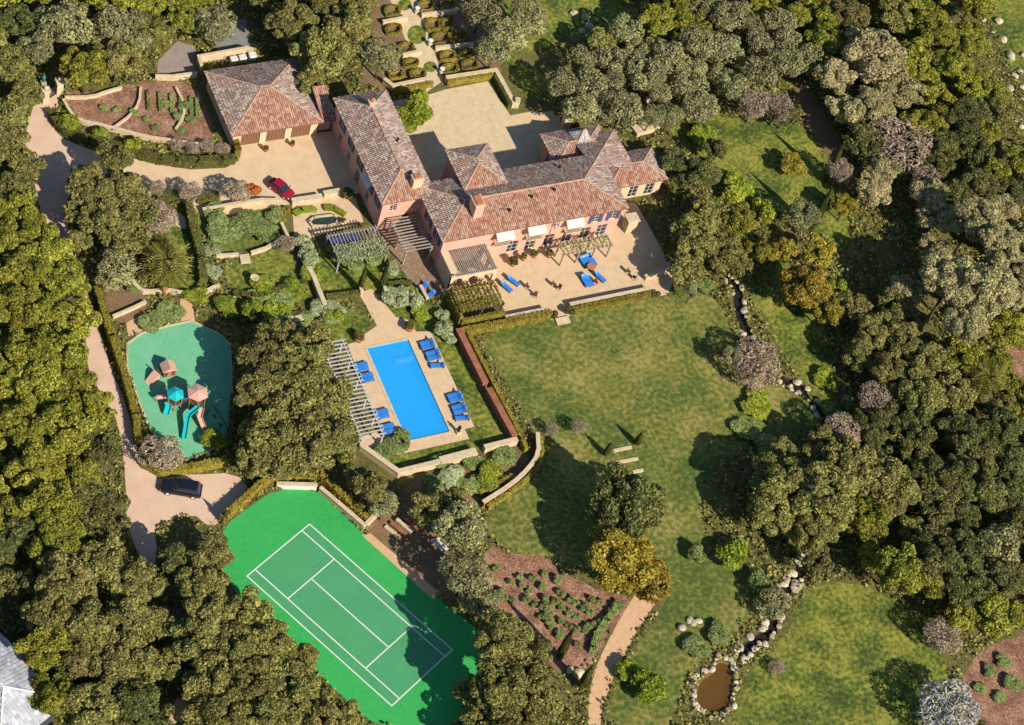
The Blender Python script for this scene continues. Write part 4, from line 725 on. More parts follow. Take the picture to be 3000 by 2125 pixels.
# pool garden enclosure
masonry('brick_wall', [(-3.35, -13.2), (-3.1, -22.3)], 0.75, 1.3, 'rust coloured broad wall between pool lawn and mown lawn, terrace half', 'wall', m=m_brick, capm=m_brick)
masonry('brick_wall', [(-3.0, -23.2), (-2.5, -31.0)], 0.75, 1.3, 'rust coloured broad wall between pool lawn and mown lawn, lower half', 'wall', m=m_brick, capm=m_brick)
hedge([(-2.2, -13.6), (-1.9, -22.4), (-1.5, -31.4), (-1.6, -33.0)], 0.6, 1.2, 'long narrow olive hedge along the mown lawn side of the rust wall')
masonry('garden_wall', [(-22.4, -27.4), (-19.2, -32.3), (-13.5, -32.2)], 0.55, 1.1, 'cream retaining wall bent round the south west corner of the pool lawn', 'wall')
masonry('garden_wall', [(-13.3, -32.0), (-8.2, -31.8)], 1.0, 0.9, 'broad cream wall shelf planted with silvery shrubs south of the pool', 'wall')
masonry('garden_wall', [(-7.0, -31.6), (-2.3, -31.5)], 0.6, 1.1, 'short cream wall closing the pool lawn at the rust wall end', 'wall')
ht = HX(cL, [(500, 540), (510, 720), (420, 850), (280, 980), (30, 1140)]); masonry('curved_wall', smooth_line(ht, 1), 0.45, 1.2, 'curving rust and cream wall sweeping down from the pool corner', 'wall', m=m_brick)
hedge(smooth_line(HX(cL, [(545, 560), (550, 720), (470, 870), (320, 1000), (80, 1160)]), 1), 0.5, 1.0, 'thin olive hedge following the outside of the curving rust wall')
hedge(HX(cL, [(300, 890), (150, 960), (10, 1030)]), 0.7, 0.8, 'short olive hedge inside the curving wall', m='hedge')
# hedges round the drive, playground and tennis court
hedge(HX(ID, [(283, 860), (325, 1000), (365, 1120), (395, 1230), (402, 1300)]), 0.9, 1.6, 'tall clipped hedge between the lower drive and the playground', dens=16)
hedge(HX(cP, [(85, 330), (130, 430), (180, 520)]), 0.8, 1.2, 'short olive hedge at the upper corner of the playground')
hedge(HX(cP, [(360, 1370), (500, 1450), (760, 1420), (1060, 1360)]), 1.0, 1.3, 'olive hedge between the playground and the parked black car')
hedge(smooth_line(HX(ID, [(650, 1532), (710, 1478), (770, 1422), (840, 1400), (920, 1396), (960, 1430), (1020, 1490), (1068, 1530)]), 1), 0.8, 1.7, 'tall green hedge curving round the north end of the tennis court', dens=18)
hedge(HX(ID, [(938, 1396), (945, 1340)]), 0.6, 1.6, 'hedge spur running from the tennis court hedge towards the pool pergola')
hedge(HX(cP, [(1128, 800), (1118, 1000), (1085, 1200)]), 0.7, 1.3, 'hedge along the east edge of the playground under the trees', m='box')
hedge(smooth_line(HX(c1, [(450, 1000), (520, 1130), (700, 1220), (1000, 1290), (1300, 1390), (1600, 1430), (2010, 1400)]), 1), 1.3, 1.2, 'dark rounded hedge sweeping along the inside of the entrance drive', m='box', dens=16)
masonry('curved_wall', smooth_line(HX(c1, [(545, 890), (600, 990), (660, 1065), (900, 1115), (1250, 1210), (1420, 1235), (1740, 1280)]), 1), 0.3, 0.8, 'curving cream wall retaining the vegetable garden above the drive', 'wall')
masonry('curved_wall', smooth_line(HX(c1, [(560, 860), (800, 855), (920, 810), (1050, 775)]), 1), 0.25, 0.5, 'low pale wall curving along the upper edge of the vegetable garden', 'wall')
masonry('curved_wall', smooth_line(HX(c1, [(1215, 770), (1205, 900), (1130, 1010), (990, 1110)]), 1), 0.22, 0.35, 'low pale path edging curving through the middle of the vegetable garden', 'wall')
masonry('curved_wall', smooth_line(HX(c1, [(1520, 770), (1590, 900), (1590, 1020), (1520, 1130)]), 1), 0.22, 0.35, 'low pale path edging beside the vegetable rows nearest the garage', 'wall')
masonry('garden_wall', HX(c1, [(1340, 690), (1490, 695), (1700, 665)]), 0.3, 0.9, 'white topped wall between grey gravel bed and vegetable garden', 'wall')
for i, x in enumerate((1280, 1380, 1480, 1560, 1650, 1700)):
    hedge(HX(c1, [(x, 800 + i * 12), (x + 8, 950 + i * 12)]), 0.55, 0.35, ['bare brown vegetable row nearest the curving path edging', 'second vegetable row of leafy greens', 'third vegetable row of leafy greens', 'fourth vegetable row of leafy greens', 'fifth vegetable row of leafy greens', 'vegetable row of leafy greens against the garage side path'][i], m='oak' if i == 0 else 'sage', name='vegetable_row', dens=40, leaf=0.1, cat='vegetables')
hedge(HX(c6, [(640, 230), (800, 240)]), 1.6, 1.0, 'dark box hedge block at the west end of the motor court edge', m='box'); hedge(HX(c6, [(985, 250), (1130, 250)]), 1.8, 1.0, 'dark box hedge block beside the gap in the motor court edge', m='box')
masonry('garden_wall', HX(c6, [(1010, 370), (1300, 318), (1520, 285), (1690, 290)]), 0.35, 0.9, 'cream wall below the copper tree along the motor court', 'wall')
masonry('garden_wall', HX(c6, [(1780, 290), (2040, 250)]), 0.7, 0.8, 'broad cream wall above the fountain garden, west of its gap', 'wall'); masonry('garden_wall', HX(c2, [(1170, 1350), (1310, 1325)]), 0.7, 0.8, 'broad cream wall above the fountain garden, beside the house wing', 'wall')
masonry('garden_wall', HX(c6, [(1130, 755), (1320, 745)]), 0.3, 0.6, 'low wall west of the stone landing between garden lawns', 'wall'); masonry('garden_wall', HX(c6, [(1430, 730), (1560, 690), (1660, 630)]), 0.3, 0.6, 'low curving wall east of the stone landing between garden lawns', 'wall')
q = HX(c6, [(1330, 735), (1415, 725), (1430, 800), (1345, 810)]); t = MB().prism(q, 0, 0.25).build('stone_landing', m_stone, bevel=0.02); tag(t, 'small square stone landing between two garden lawns', 'landing')
masonry('garden_wall', HX(c6, [(1690, 480), (1790, 700)]), 0.3, 0.8, 'wall running down beside the fountain garden with purple shrub', 'wall')
masonry('garden_wall', HX(c5, [(300, 870), (345, 960), (440, 1200)]), 0.5, 1.0, 'cream wall stepping down the slope left of the slim cypresses', 'wall')
hedge(HX(c6, [(880, 300), (930, 560), (1000, 800), (1010, 980)]), 1.1, 1.7, 'tall dark hedge dividing the palm garden from the lawns', m='box', dens=16)
hedge(HX(c5, [(460, 1110), (740, 1080)]), 0.7, 0.9, 'dark clipped hedge at the foot of the cypress lawn', m='box'); hedge(HX(c5, [(990, 1000), (1180, 985)]), 0.7, 0.8, 'dark clipped hedge beside the paved path below the patio', m='box')
hedge(smooth_line(HX(c6, [(1290, 1080), (1480, 1110), (1560, 1090), (1740, 1020), (1900, 990)]), 1), 0.8, 0.9, 'wavy dark hedge along the bottom of the garden lawn', m='box'); hedge(smooth_line(HX(c6, [(1340, 1320), (1560, 1300), (1720, 1270), (1900, 1250)]), 1), 0.8, 0.8, 'dark hedge above the trees between playground and pool', m='box')
masonry('curved_wall', smooth_line(HX(c6, [(390, 950), (440, 1030), (520, 1075), (700, 1050), (850, 1085), (1000, 1090), (1150, 1010)]), 1), 0.35, 0.7, 'wavy pale stone wall below the big round palm', 'wall')
masonry('garden_wall', HX(c6, [(235, 1280), (420, 1200), (520, 1150)]), 0.3, 0.5, 'low crumbling stone edge above the playground', 'wall')
q = G(*c6(680, 1075)); t = thing('stone_urn', 'terracotta urn standing on the wavy wall below the palm', 'urn', (q.x, q.y, 0.6)); MB().lathe([(0.18, 0), (0.14, 0.12), (0.38, 0.5), (0.42, 0.75), (0.34, 0.8)], 12).build('bowl', m_terra, t, smooth=True)
hedge(HX(ID, [(278, 875), (300, 930), (345, 1050)]), 0.35, 0.7, 'thin low hedge strip beside the pale lower drive', m='box')
hedge(smooth_line(HX(c1, [(2010, 1180), (2050, 1360)]), 1), 0.9, 1.8, 'golden clipped hedge at the front corner of the garage')
masonry('garden_wall', HX(c6, [(1600, 1400), (1700, 1345), (1870, 1300)]), 0.8, 0.8, 'broad pale wall slab above the trees between playground and pool', 'wall')
masonry('garden_wall', HX(c5, [(1262, 1025), (1325, 1140)]), 0.3, 0.9, 'thin cream wall beside the two patio loungers', 'wall')
for i, (x, y) in enumerate(((752, 1075), (958, 1065))): masonry('path_pier', HX(c5, [(x - 12, y + 2), (x + 12, y - 2)]), 0.6, 1.2, ['stone pier at the foot of the slim cypress away from the house', 'stone pier at the foot of the slim cypress nearer the house'][i], 'pier')
q = G(*c6(1455, 965)); t = thing('bird_bath', 'small stone bird bath on the lower garden lawn', 'bird bath', (q.x, q.y, 0.004)); MB().lathe([(.4, 0), (.4, .12), (.16, .2), (.13, .8), (.2, .9)], 12).build('pedestal', m_stone, t, smooth=True); MB().lathe([(.18, .88), (.55, 1.02), (.6, 1.12), (.5, 1.1), (.1, 1.0)], 16).build('bowl', m_stone, t, smooth=True)
# tennis court east side terraces
masonry('garden_wall', HX(ID, [(808, 1428), (926, 1432)]), 0.45, 0.9, 'short white wall at the head of the tennis court', 'wall', m=m_frame)
masonry('garden_wall', HX(ID, [(935, 1440), (1000, 1495), (1066, 1552)]), 0.4, 1.0, 'pale wall along the north east side of the tennis court', 'wall'); masonry('garden_wall', HX(ID, [(1068, 1548), (1110, 1505), (1160, 1470)]), 0.35, 1.1, 'pale wall climbing away from the tennis court beside the terraces', 'wall')
flat('garden_path', HX(ID, [(1060, 1568), (1085, 1562), (1280, 1730), (1272, 1760)]), 0.016, m_path)
st = thing('stone_stairs', 'flight of brown terraced steps above the tennis court', 'steps')
for k in range(5):
    a, b = G(*cT(1070 + 36 * k, 300 - 18 * k + 20)), G(*cT(1170 + 36 * k, 400 - 16 * k)); MB().bar((a.x, a.y, 0.12 + 0.1 * k), (b.x, b.y, 0.12 + 0.1 * k), 0.5, 0.24 + 0.2 * k).build('step', m_brick if k % 2 else m_stone, st)
st = thing('garden_steps', 'narrow pale garden steps under the grey tree beside the tennis court', 'steps')
for k in range(5): p = G(*cT(1400 + 16 * k, 410 + 15 * k)); MB().box(p.x - 0.6, p.x + 0.6, p.y - 0.14, p.y + 0.14, 0, 0.3 - 0.05 * k).build('step', m_frame, st)
# lawn steps
for i, (pp, lab) in enumerate((([(1170, 655), (1330, 620)], 'long pale stone step between the two small cypresses'), ([(1180, 760), (1385, 720)], 'middle pale stone step below the two small cypresses'), ([(1340, 838), (1430, 820)], 'short pale stone step beside the shaded tree'))):
    a, b = [G(*cL(*p)) for p in pp]; s = MB().bar((a.x, a.y, 0.06), (b.x, b.y, 0.06), 0.5, 0.13).build('lawn_step', m_stone, bevel=0.02); tag(s, lab, 'step')
# upper courtyard: stone capped hedged walls
masonry('courtyard_wall', [(11.9, 30.0), (19.9, 30.0), (20.1, 23.3)], 0.55, 1.1, 'cream wall round the north east corner of the upper courtyard', 'wall')
hedge([(12.0, 29.35), (19.0, 29.35)], 0.5, 1.2, 'clipped brown green hedge against the north courtyard wall'); hedge([(19.35, 29.2), (19.5, 23.5)], 0.5, 1.2, 'dark clipped hedge against the east courtyard wall', m='box')
p0 = HX(c3, [(215, 720), (290, 780), (600, 715)]); masonry('courtyard_wall', p0, 0.5, 1.0, 'cream wall below the parterre on the house wing side', 'wall')
hedge(HX(c3, [(300, 815), (630, 745)]), 0.6, 1.0, 'clipped brown green hedge in front of the parterre wall')
masonry('courtyard_pier', HX(c3, [(1340, 920), (1380, 925)]), 0.7, 1.5, 'stout cream pier at the end of the east courtyard wall', 'pier'); masonry('courtyard_pier', HX(c3, [(1750, 1110), (1810, 1110)]), 1.2, 2.6, 'tall pale square pier by the olive trees behind the east wing', 'pier')
flat('gravel_bed', PX([c3(1350, 990), c3(1690, 960), c3(1700, 1070), c3(1440, 1080)]), 0.010, m_gravel)
for i, (x, y) in enumerate(((500, 110), (615, 390), (715, 635))):
    q = G(*c3(x, y)); t = thing('stone_urn', ['white urn planter on the parterre path, farthest from the courtyard', 'white urn planter half way along the parterre path', 'white urn planter where the parterre path meets the courtyard'][i], 'urn', (q.x, q.y, 0)); MB().box(-.3, .3, -.3, .3, 0, .5).build('plinth', m_stone, t, bevel=.02); MB().lathe([(.15, .49), (.12, .6), (.34, .95), (.38, 1.1), (.3, 1.12)], 10).build('bowl', m_white, t, smooth=True)
# box parterre: low stone edges, clipped box patterns, turf panels
def pedge(a, b, lab): masonry('parterre_wall', HX(c3, [a, b]), 0.4, 0.75, lab, 'wall')
pedge((205, 215), (420, 175), 'pale parterre wall on the left of the path, far tier'); pedge((375, 505), (540, 465), 'pale parterre wall on the left of the path, middle tier'); pedge((540, 155), (840, 115), 'pale parterre wall on the right of the path, far tier'); pedge((660, 440), (990, 405), 'pale parterre wall on the right of the path, middle tier')
def boxring(cx, cy, sx, sy, lab, grp=None):
    pts = []
    for k in range(15): a = 2 * math.pi * k / 14; pts.append((cx + sx * math.copysign(abs(math.cos(a)) ** 0.6, math.cos(a)) + 0.24 * sy * math.sin(a), cy + sy * math.copysign(abs(math.sin(a)) ** 0.6, math.sin(a)) - 0.18 * sx * math.cos(a)))
    hedge(HX(c3, pts), 0.42, 0.6, lab, m='hedge', name='parterre_hedge', group=grp, dens=26, leaf=0.1)
RL = 'loop of clipped brown green box edging a parterre bed left of the path'; RRr = 'loop of clipped brown green box edging a parterre bed right of the path'
for cx, cy, sx, sy in ((320, 660, 55, 32), (510, 655, 62, 34), (410, 430, 60, 40), (290, 110, 60, 40), (300, 270, 62, 38), (450, 560, 60, 28)): boxring(cx, cy, sx, sy, RL, 'parterre box loops left of the path')
for cx, cy, sx, sy in ((790, 610, 62, 36), (960, 575, 66, 36), (770, 500, 60, 34), (930, 480, 62, 30), (710, 345, 70, 44), (640, 230, 60, 46), (580, 70, 66, 40), (760, 220, 50, 40), (860, 330, 60, 40), (770, 50, 60, 40)): boxring(cx, cy, sx, sy, RRr, 'parterre box loops right of the path')
for i, (cx, cy, sx, sy) in enumerate(((505, 300, 80, 80), (620, 578, 58, 46), (400, 40, 60, 50))):
    flat('turf_panel', HX(c3, [(cx + sx * math.cos(a) + 0.24 * sy * math.sin(a), cy + sy * math.sin(a) - 0.18 * sx * math.cos(a)) for a in [2 * math.pi * k / 20 for k in range(20)]]), 0.011, m_lawn2)
# fountain garden
fb = HX(c5, [(310, 450), (350, 415), (520, 395), (560, 420), (545, 470), (470, 490), (340, 490)]); ft = thing('fountain_pool', 'long octagonal stone fountain basin with dark water in the paved garden', 'fountain')
kb = MB()
for i in range(len(fb)): a, b = fb[i], fb[(i + 1) % len(fb)]; d = (b - a).normalized() * 0.1; kb.bar((*(a - d), 0.2), (*(b + d), 0.2), 0.3, 0.4)
kb.build('rim', m_stone, ft); flat('water', fb, 0.24, mat('dark_pool_water', [lin(40, 58, 52), lin(60, 78, 66)], scale=2, rough=0.08, spec=0.5), kind=None, parent=ft)
for pts, lab in (([(190, 380), (240, 350), (360, 345)], 'box edged flower bed beside the fountain, west'), ([(450, 330), (520, 330), (610, 385)], 'box edged flower bed beside the fountain, near the house wing')):
    hedge(HX(c5, pts), 0.9, 0.5, lab, m='bright', dens=26, leaf=0.1)
p = G(*c5(600, 460)); MBb = thing('stone_urn', 'round dark planted urn beside the fountain basin', 'urn', (p.x, p.y, 0)); MB().lathe([(0.35, 0), (0.3, 0.1), (0.55, 0.5), (0.6, 0.6), (0.5, 0.62)], 14).build('bowl', m_stone, MBb, smooth=True); inst('foliage', CR_S[1], MBb, (0, 0, 0.75), (0, 0, 0), (0.5, 0.5, 0.35), LEAF['box'])
for x, y, r_, lab in (((650), 200, 1.05, 'dark clipped bush on stone pedestal beside the house wing'), (115, 330, 0.7, 'golden clipped bush at the corner of the fountain garden')):
    p = G(*c5(x, y), 1.0); e = thing('box_ball', lab, 'shrub', (p.x, p.y, 0)); inst('foliage', CR_S[0], e, (0, 0, r_), (0, 0, x), (r_, r_, r_), LEAF['box' if x > 300 else 'hedge']); inst('stem', TR[0], e, (0, 0, 0), (0, 0, 0), (0.5, 0.5, r_))

# ------------------------------------------------------------------ swimming pool
pool = thing('swimming_pool', 'rectangular bright blue swimming pool with pale coping', 'pool', (0, 0, 0))
pb = MB(); x0, x1, y0, y1 = -16.0, -10.1, -27.6, -12.55
pb.add([(x0, y0, 0.01), (x1, y0, 0.01), (x1, y1, 0.01), (x0, y1, 0.01), (x0, y0, -1.5), (x1, y0, -1.5), (x1, y1, -1.1), (x0, y1, -1.1)], [(0, 4, 5, 1), (1, 5, 6, 2), (2, 6, 7, 3), (3, 7, 4, 0), (4, 7, 6, 5)]); pb.build('basin', m_pool, pool)
flat('water', [(x0 + .002, y0 + .002), (x1 - .002, y0 + .002), (x1 - .002, y1 - .002), (x0 + .002, y1 - .002)], -0.1, m_water, kind=None, parent=pool)
MB().box(x0 - .35, x1 + .35, y0 - .35, y0, 0.002, 0.05).build('coping', m_stone, pool); MB().box(x0 - .35, x1 + .35, y1, y1 + .35, 0.002, 0.05).build('coping', m_stone, pool)
MB().box(x0 - .35, x0, y0 + .001, y1 - .001, 0.002, 0.05).build('coping', m_stone, pool); MB().box(x1, x1 + .35, y0 + .001, y1 - .001, 0.002, 0.05).build('coping', m_stone, pool)
for k in range(3): MB().box(-13.2, x1 - .003, y1 - 0.5 - 0.45 * k, y1 - 0.003 - 0.45 * k - (0.002 if k else 0), -1.2, -0.25 - 0.25 * k).build('step', m_pool, pool)
MB().box(-12.9, -10.2, y1 - 2.65, y1 - 2.5, -1.3, -0.16).build('bench_edge', m_white, pool)
for i, (p, lab) in enumerate((((690, 285 - 8), 'round terracotta planter at the pool end of the far garden path, pergola side'), ((870, 190), 'round terracotta planter at the pool end of the garden path, house side'))):
    pass
for i, (x, y, lab) in enumerate((((445), 285, 'round terracotta tub beside the pool near the pergola corner'), (880, 190, 'round terracotta tub beside the pool near the hedge corner'))):
    q = G(*c8(x, y)); t = thing('planter_tub', lab, 'planter', (q.x, q.y, 0)); MB().lathe([(0.5, 0), (0.62, 0.45), (0.72, 0.5), (0.7, 0.62), (0.55, 0.6)], 16).build('tub', m_terra, t, smooth=True)
    inst('foliage', CR_S[i], t, (0, 0, 0.95), (0, 0, i), (0.8, 0.8, 0.5), LEAF['box'])
for i, (x, y, lab) in enumerate(((1305, 1085, 'dark bronze figure on the pool deck at the rust wall end'), (820, 1205, 'dark bronze figure on the pool deck at the pergola end'))):
    q = G(*c8(x, y)); t = thing('garden_statue', lab, 'statue', (q.x, q.y, 0)); MB().box(-.3, .3, -.3, .3, 0, .35).build('plinth', m_stone, t, bevel=.02); MB().lathe([(.2, .34), (.16, .6), (.22, .9), (.26, 1.15), (.1, 1.28), (.14, 1.4), (.12, 1.55), (.02, 1.62)], 10).build('figure', m_metal, t, smooth=True)

# ------------------------------------------------------------------ pergolas
def pergola(label, x0, x1, y0, y1, z, along, n, m, vine=None, posts=(2, 2), group=None, canvas=None, dens=70, mpost=None, ov=0.35, vinefrac=(0, 1)):
    t = thing('pergola', label, 'pergola', ((x0 + x1) / 2, (y0 + y1) / 2, 0), 0, group); cx, cy = (x0 + x1) / 2, (y0 + y1) / 2; a, b, c, d = x0 - cx, x1 - cx, y0 - cy, y1 - cy
    for i in range(posts[0]):
        for j in range(posts[1]):
            x = a + (b - a) * i / (posts[0] - 1); y = c + (d - c) * j / (posts[1] - 1); MB().box(x - 0.1, x + 0.1, y - 0.1, y + 0.1, 0, z - 0.18).build('post', mpost or m, t)
    if along == 'x':
        for i in range(posts[0]): x = a + (b - a) * i / (posts[0] - 1); MB().box(x - 0.09, x + 0.09, c - 0.3, d + 0.3, z - 0.2, z).build('beam', m, t)
        for k in range(n): y = c + (d - c) * k / (n - 1) + random.uniform(-.03, .03); MB().bar((a - ov, y, z + 0.06 + random.uniform(-.004, .004)), (b + ov, y + random.uniform(-.03, .03), z + 0.06), 0.13, 0.13).build('slat', m, t)
    else:
        for j in range(posts[1]): y = c + (d - c) * j / (posts[1] - 1); MB().box(a - 0.3, b + 0.3, y - 0.09, y + 0.09, z - 0.2, z).build('beam', m, t)
        for k in range(n): x = a + (b - a) * k / (n - 1) + random.uniform(-.03, .03); MB().bar((x, c - ov, z + 0.06 + random.uniform(-.004, .004)), (x + random.uniform(-.03, .03), d + ov, z + 0.06), 0.13, 0.13).build('slat', m, t)
    if vine:
        k = int((b - a) * (d - c) * dens * (vinefrac[1] - vinefrac[0])); P = np.stack([rng.uniform(a - .2, b + .2, k), rng.uniform(c + (d - c) * vinefrac[0] - .2, c + (d - c) * vinefrac[1] + .2, k), z + 0.1 + np.abs(rng.normal(0, 0.13, k))], 1)
        if vinefrac == (0, 1):                        # growth follows the slats, gaps between them stay open
            q = (P[:, 0] - a) / (b - a) * (n - 1) if along == 'y' else (P[:, 1] - c) / (d - c) * (n - 1); r = np.abs(q - np.round(q)); P = P[(r < 0.3) | (rng.uniform(size=k) < 0.12)]
        me = leaf_mesh('vine', P, unit(rng.normal(size=P.shape) * 0.6 + np.array([[0, 0, 1]])), 0.14, LEAF[vine]); o = bpy.data.objects.new('vine', me); col.objects.link(o); o.parent = t; o['kind'] = 'stuff'
    if canvas: MB().box(a + 0.05, a + (b - a) * 0.62, c + (d - c) * 0.2, d - 0.05, z - 0.5, z - 0.47).build('canvas', canvas, t)
    return t
pergola('long bleached timber slatted pergola beside the swimming pool', -22.6, -19.7, -27.3, -12.2, 2.5, 'x', 26, m_wood_white, posts=(2, 6))
pergola('dark timber patio pergola in the corner between house wing and main block', -6.3, -2.6, -0.4, 5.2, 2.8, 'x', 12, m_wood, posts=(2, 3))
def rect_px(fn, pts, z):
    P = [G(*fn(*p), z) for p in pts]; xs = [p.x for p in P]; ys = [p.y for p in P]; xs.sort(); ys.sort(); return (xs[0] + xs[1]) / 2, (xs[2] + xs[3]) / 2, (ys[0] + ys[1]) / 2, (ys[2] + ys[3]) / 2
bp_ = rect_px(c5, [(455, 575), (870, 485), (1000, 690), (600, 780)], 2.5)
m_canvas = mat('navy_canvas', [lin(36, 48, 110), lin(52, 64, 130)], scale=3, rough=0.9)
pergola('garden pergola with navy canvas shade and pale green vine on its lower half', *bp_, 2.5, 'y', 16, m_wood, vine='silver', posts=(3, 2), canvas=m_canvas, vinefrac=(-0.1, 0.5), dens=80)
pg = pergola('weathered timber pergola on top of the cream loggia', -1.0, 4.6, -5.9, -2.1, 3.2, 'y', 21, m_wood, posts=(2, 2))
pergola('olive vine covered pergola on the lawn side of the cream loggia', -2.3, 3.6, -11.4, -7.7, 2.45, 'y', 11, m_wood_dark, vine='hedge', posts=(3, 2), dens=130)
for a, b, lab in (((-2.6, -7.4), (-2.6, -11.9), 'clipped hedge wall on the west side of the vine pergola'), ((-2.4, -12.1), (3.7, -12.1), 'clipped hedge wall on the lawn side of the vine pergola')): hedge([a, b], 0.5, 1.7 if a[0] > -2.5 else 2.2, lab, dens=24)
tp = rect_px(c4, [(1150, 1075), (1560, 1010), (1590, 1080), (1190, 1165)], 2.7)
pergola('leafy vine pergola against the pink south front above the terrace', tp[0], tp[1], tp[2], min(tp[3], -2.2), 2.7, 'y', 12, m_wood, vine='pale', posts=(4, 2), dens=85)

# ------------------------------------------------------------------ loungers and terrace furniture
def lounger_proto():
    t = thing('sun_lounger', 'x', 'lounger'); MB().box(-0.98, 0.98, -0.34, 0.34, 0.26, 0.32).build('frame', m_wood_dark, t, bevel=0.01)
    for sx in (-0.85, 0.85):
        for sy in (-0.28, 0.28): MB().box(sx - .04, sx + .04, sy - .04, sy + .04, 0, 0.265).build('leg', m_wood_dark, t)
    MB().box(-0.96, 0.36, -0.33, 0.33, 0.315, 0.43).build('cushion', m_blue, t, bevel=0.03)
    MB().bar((0.36, 0, 0.37), (0.92, 0, 0.78), 0.66, 0.11).build('backrest', m_blue, t, bevel=0.03)
    MB().bar((0.70, 0, 0.68), (0.90, 0, 0.83), 0.5, 0.09).build('headrest', m_blue2, t, bevel=0.03)
    return t
LP = lounger_proto(); first = [True]
def lounger(px, py, rz, label, group=None):
    q = G(px, py, 0.3); t = LP if first[0] else copy_tree(LP); first[0] = False; t.location = (q.x, q.y, 0.012); t.rotation_euler = (0, 0, rz); t['label'] = label
    if group: t['group'] = group
gE1 = 'blue loungers on the house end of the pool deck'; gE2 = 'blue loungers on the lawn wall end of the pool deck'; gW = 'blue loungers under the edge of the pool pergola'
for x, y in ((1030, 308), (1045, 345), (1080, 395), (1095, 438)): lounger(*c8(x, y), R(4), 'blue cushioned lounger on the house end of the pool deck, opposite the pergola', gE1)
lounger(*c8(1125, 505), R(-12), 'turned single blue lounger beside the group on the house end of the pool deck')
for x, y in ((1268, 762), (1285, 800), (1305, 860), (1322, 902)): lounger(*c8(x, y), R(4), 'blue cushioned lounger on the lower end of the pool deck, opposite the pergola', gE2)
lounger(*c8(1340, 960), R(-10), 'turned single blue lounger beside the group on the lower pool deck')
for x, y in ((462, 500), (470, 535), (508, 590), (520, 630), (640, 905), (648, 945), (692, 1030), (690, 1080)): lounger(*c8(x, y), R(184), 'blue cushioned lounger beside the long pool pergola', gW)
lounger(*c4(690, 1450), R(118), 'blue lounger on the terrace beside the loggia, nearer the lawn'); lounger(*c4(750, 1400), R(122), 'blue lounger on the terrace beside the loggia, nearer the house')
lounger(*c4(1370, 1400), R(95), 'blue lounger on the east terrace by the cream wall, left of a pair', None); lounger(*c4(1405, 1395), R(95), 'blue lounger on the east terrace by the cream wall, right of a pair', None)
lounger(*c4(1500, 1365), R(115), 'single blue lounger on the east terrace beside the round terracotta table')
lounger(*c5(1290, 1010), R(20), 'blue lounger on the small patio west of the loggia, nearer the path'); lounger(*c5(1350, 1080), R(20), 'blue lounger on the small patio west of the loggia, nearer the loggia')
q = G(*c4(1390, 1235)); t = thing('daybed', 'square blue cushioned daybed on the terrace', 'daybed', (q.x, q.y, 0.006), R(8)); MB().box(-1.05, 1.05, -1.0, 1.0, 0.12, 0.26).build('base', m_wood_dark, t, bevel=.02); MB().box(-1.0, 1.0, -.95, .95, 0.255, 0.45).build('mattress', m_blue, t, bevel=.05); MB().box(-1.0, 1.0, .6, .95, 0.44, 0.75).build('bolster', m_blue2, t, bevel=.06)
for sx in (-.95, .95):
    for sy in (-.9, .9): MB().box(sx - .06, sx + .06, sy - .06, sy + .06, 0, .13).build('leg', m_wood_dark, t)
q = G(*c4(1415, 1300)); t = thing('round_table', 'round terracotta topped table on the terrace beside the daybed', 'table', (q.x, q.y, 0.006)); MB().lathe([(0.62, 0.7), (0.64, 0.72), (0.64, 0.76), (0.6, 0.77)], 18).build('table_top', m_terra, t); MB().lathe([(0.3, 0), (0.3, 0.05), (0.07, 0.1), (0.07, 0.705)], 10).build('pedestal', m_metal, t)
def chair(px, py, rz, lab, grp=None):
    q = G(px, py); t = thing('garden_chair', lab, 'chair', (q.x, q.y, 0.006), rz, grp); MB().box(-.25, .25, -.25, .25, .42, .48).build('seat', m_rail, t, bevel=.01); MB().box(-.25, .25, .2, .26, .475, .95).build('backrest', m_rail, t, bevel=.01)
    for sx in (-.21, .21):
        for sy in (-.21, .21): MB().box(sx - .025, sx + .025, sy - .025, sy + .025, 0, .425).build('leg', m_metal, t)
for x, y, r_, lab in ((865, 1460, 20, 'dark maroon chair on the terrace beside the pair of loungers'), (935, 1535, -30, 'dark maroon chair on the terrace near the cream wall and steps'), (1095, 1440, 40, 'dark maroon chair on the terrace above the steps, west of a pair'), (1140, 1470, -60, 'dark maroon chair on the terrace above the steps, east of a pair'), (1740, 1330, 30, 'dark maroon chair at the east end of the terrace, north of a pair'), (1790, 1380, 200, 'dark maroon chair at the east end of the terrace, south of a pair'), (1460, 1420, 0, 'dark maroon chair behind the cream wall between blue loungers')):
    chair(*c4(x, y), R(r_), lab)
for i, (x, y, s) in enumerate(((750, 1240, 0.75), (840, 1190, 0.6), (935, 1165, 0.65), (1060, 1165, 0.65))):
    q = G(*c4(x, y), 0.6); t = thing('potted_bush', ['largest clipped bush in a pot along the pink south front', 'clipped bush in a pot next to the largest one by the south front', 'third clipped bush in a pot along the pink south front', 'clipped bush in a pot beside the terrace vine pergola'][i], 'planter', (q.x, q.y, 0.006)); MB().lathe([(.26, 0), (.36, .4), (.4, .42), (.38, .48)], 12).build('pot', m_terra, t, smooth=True); inst('foliage', CR_S[i % 3], t, (0, 0, .45 + s * .8), (0, 0, i), (s, s, s), LEAF['oak' if i % 2 else 'box'])
for i, (x, y) in enumerate(((675, 955), (905, 908))):
    q = G(*c2(x, y)); t = thing('potted_bush', ['small dark potted bush between the garage doors, corner side', 'small dark potted bush between the garage doors, house side'][i], 'planter', (q.x, q.y, 0.012)); MB().lathe([(.2, 0), (.3, .35), (.33, .4), (.3, .42)], 10).build('pot', m_terra, t, smooth=True); inst('foliage', CR_S[i], t, (0, 0, .75), (0, 0, i), (.42, .42, .45), LEAF['box'])

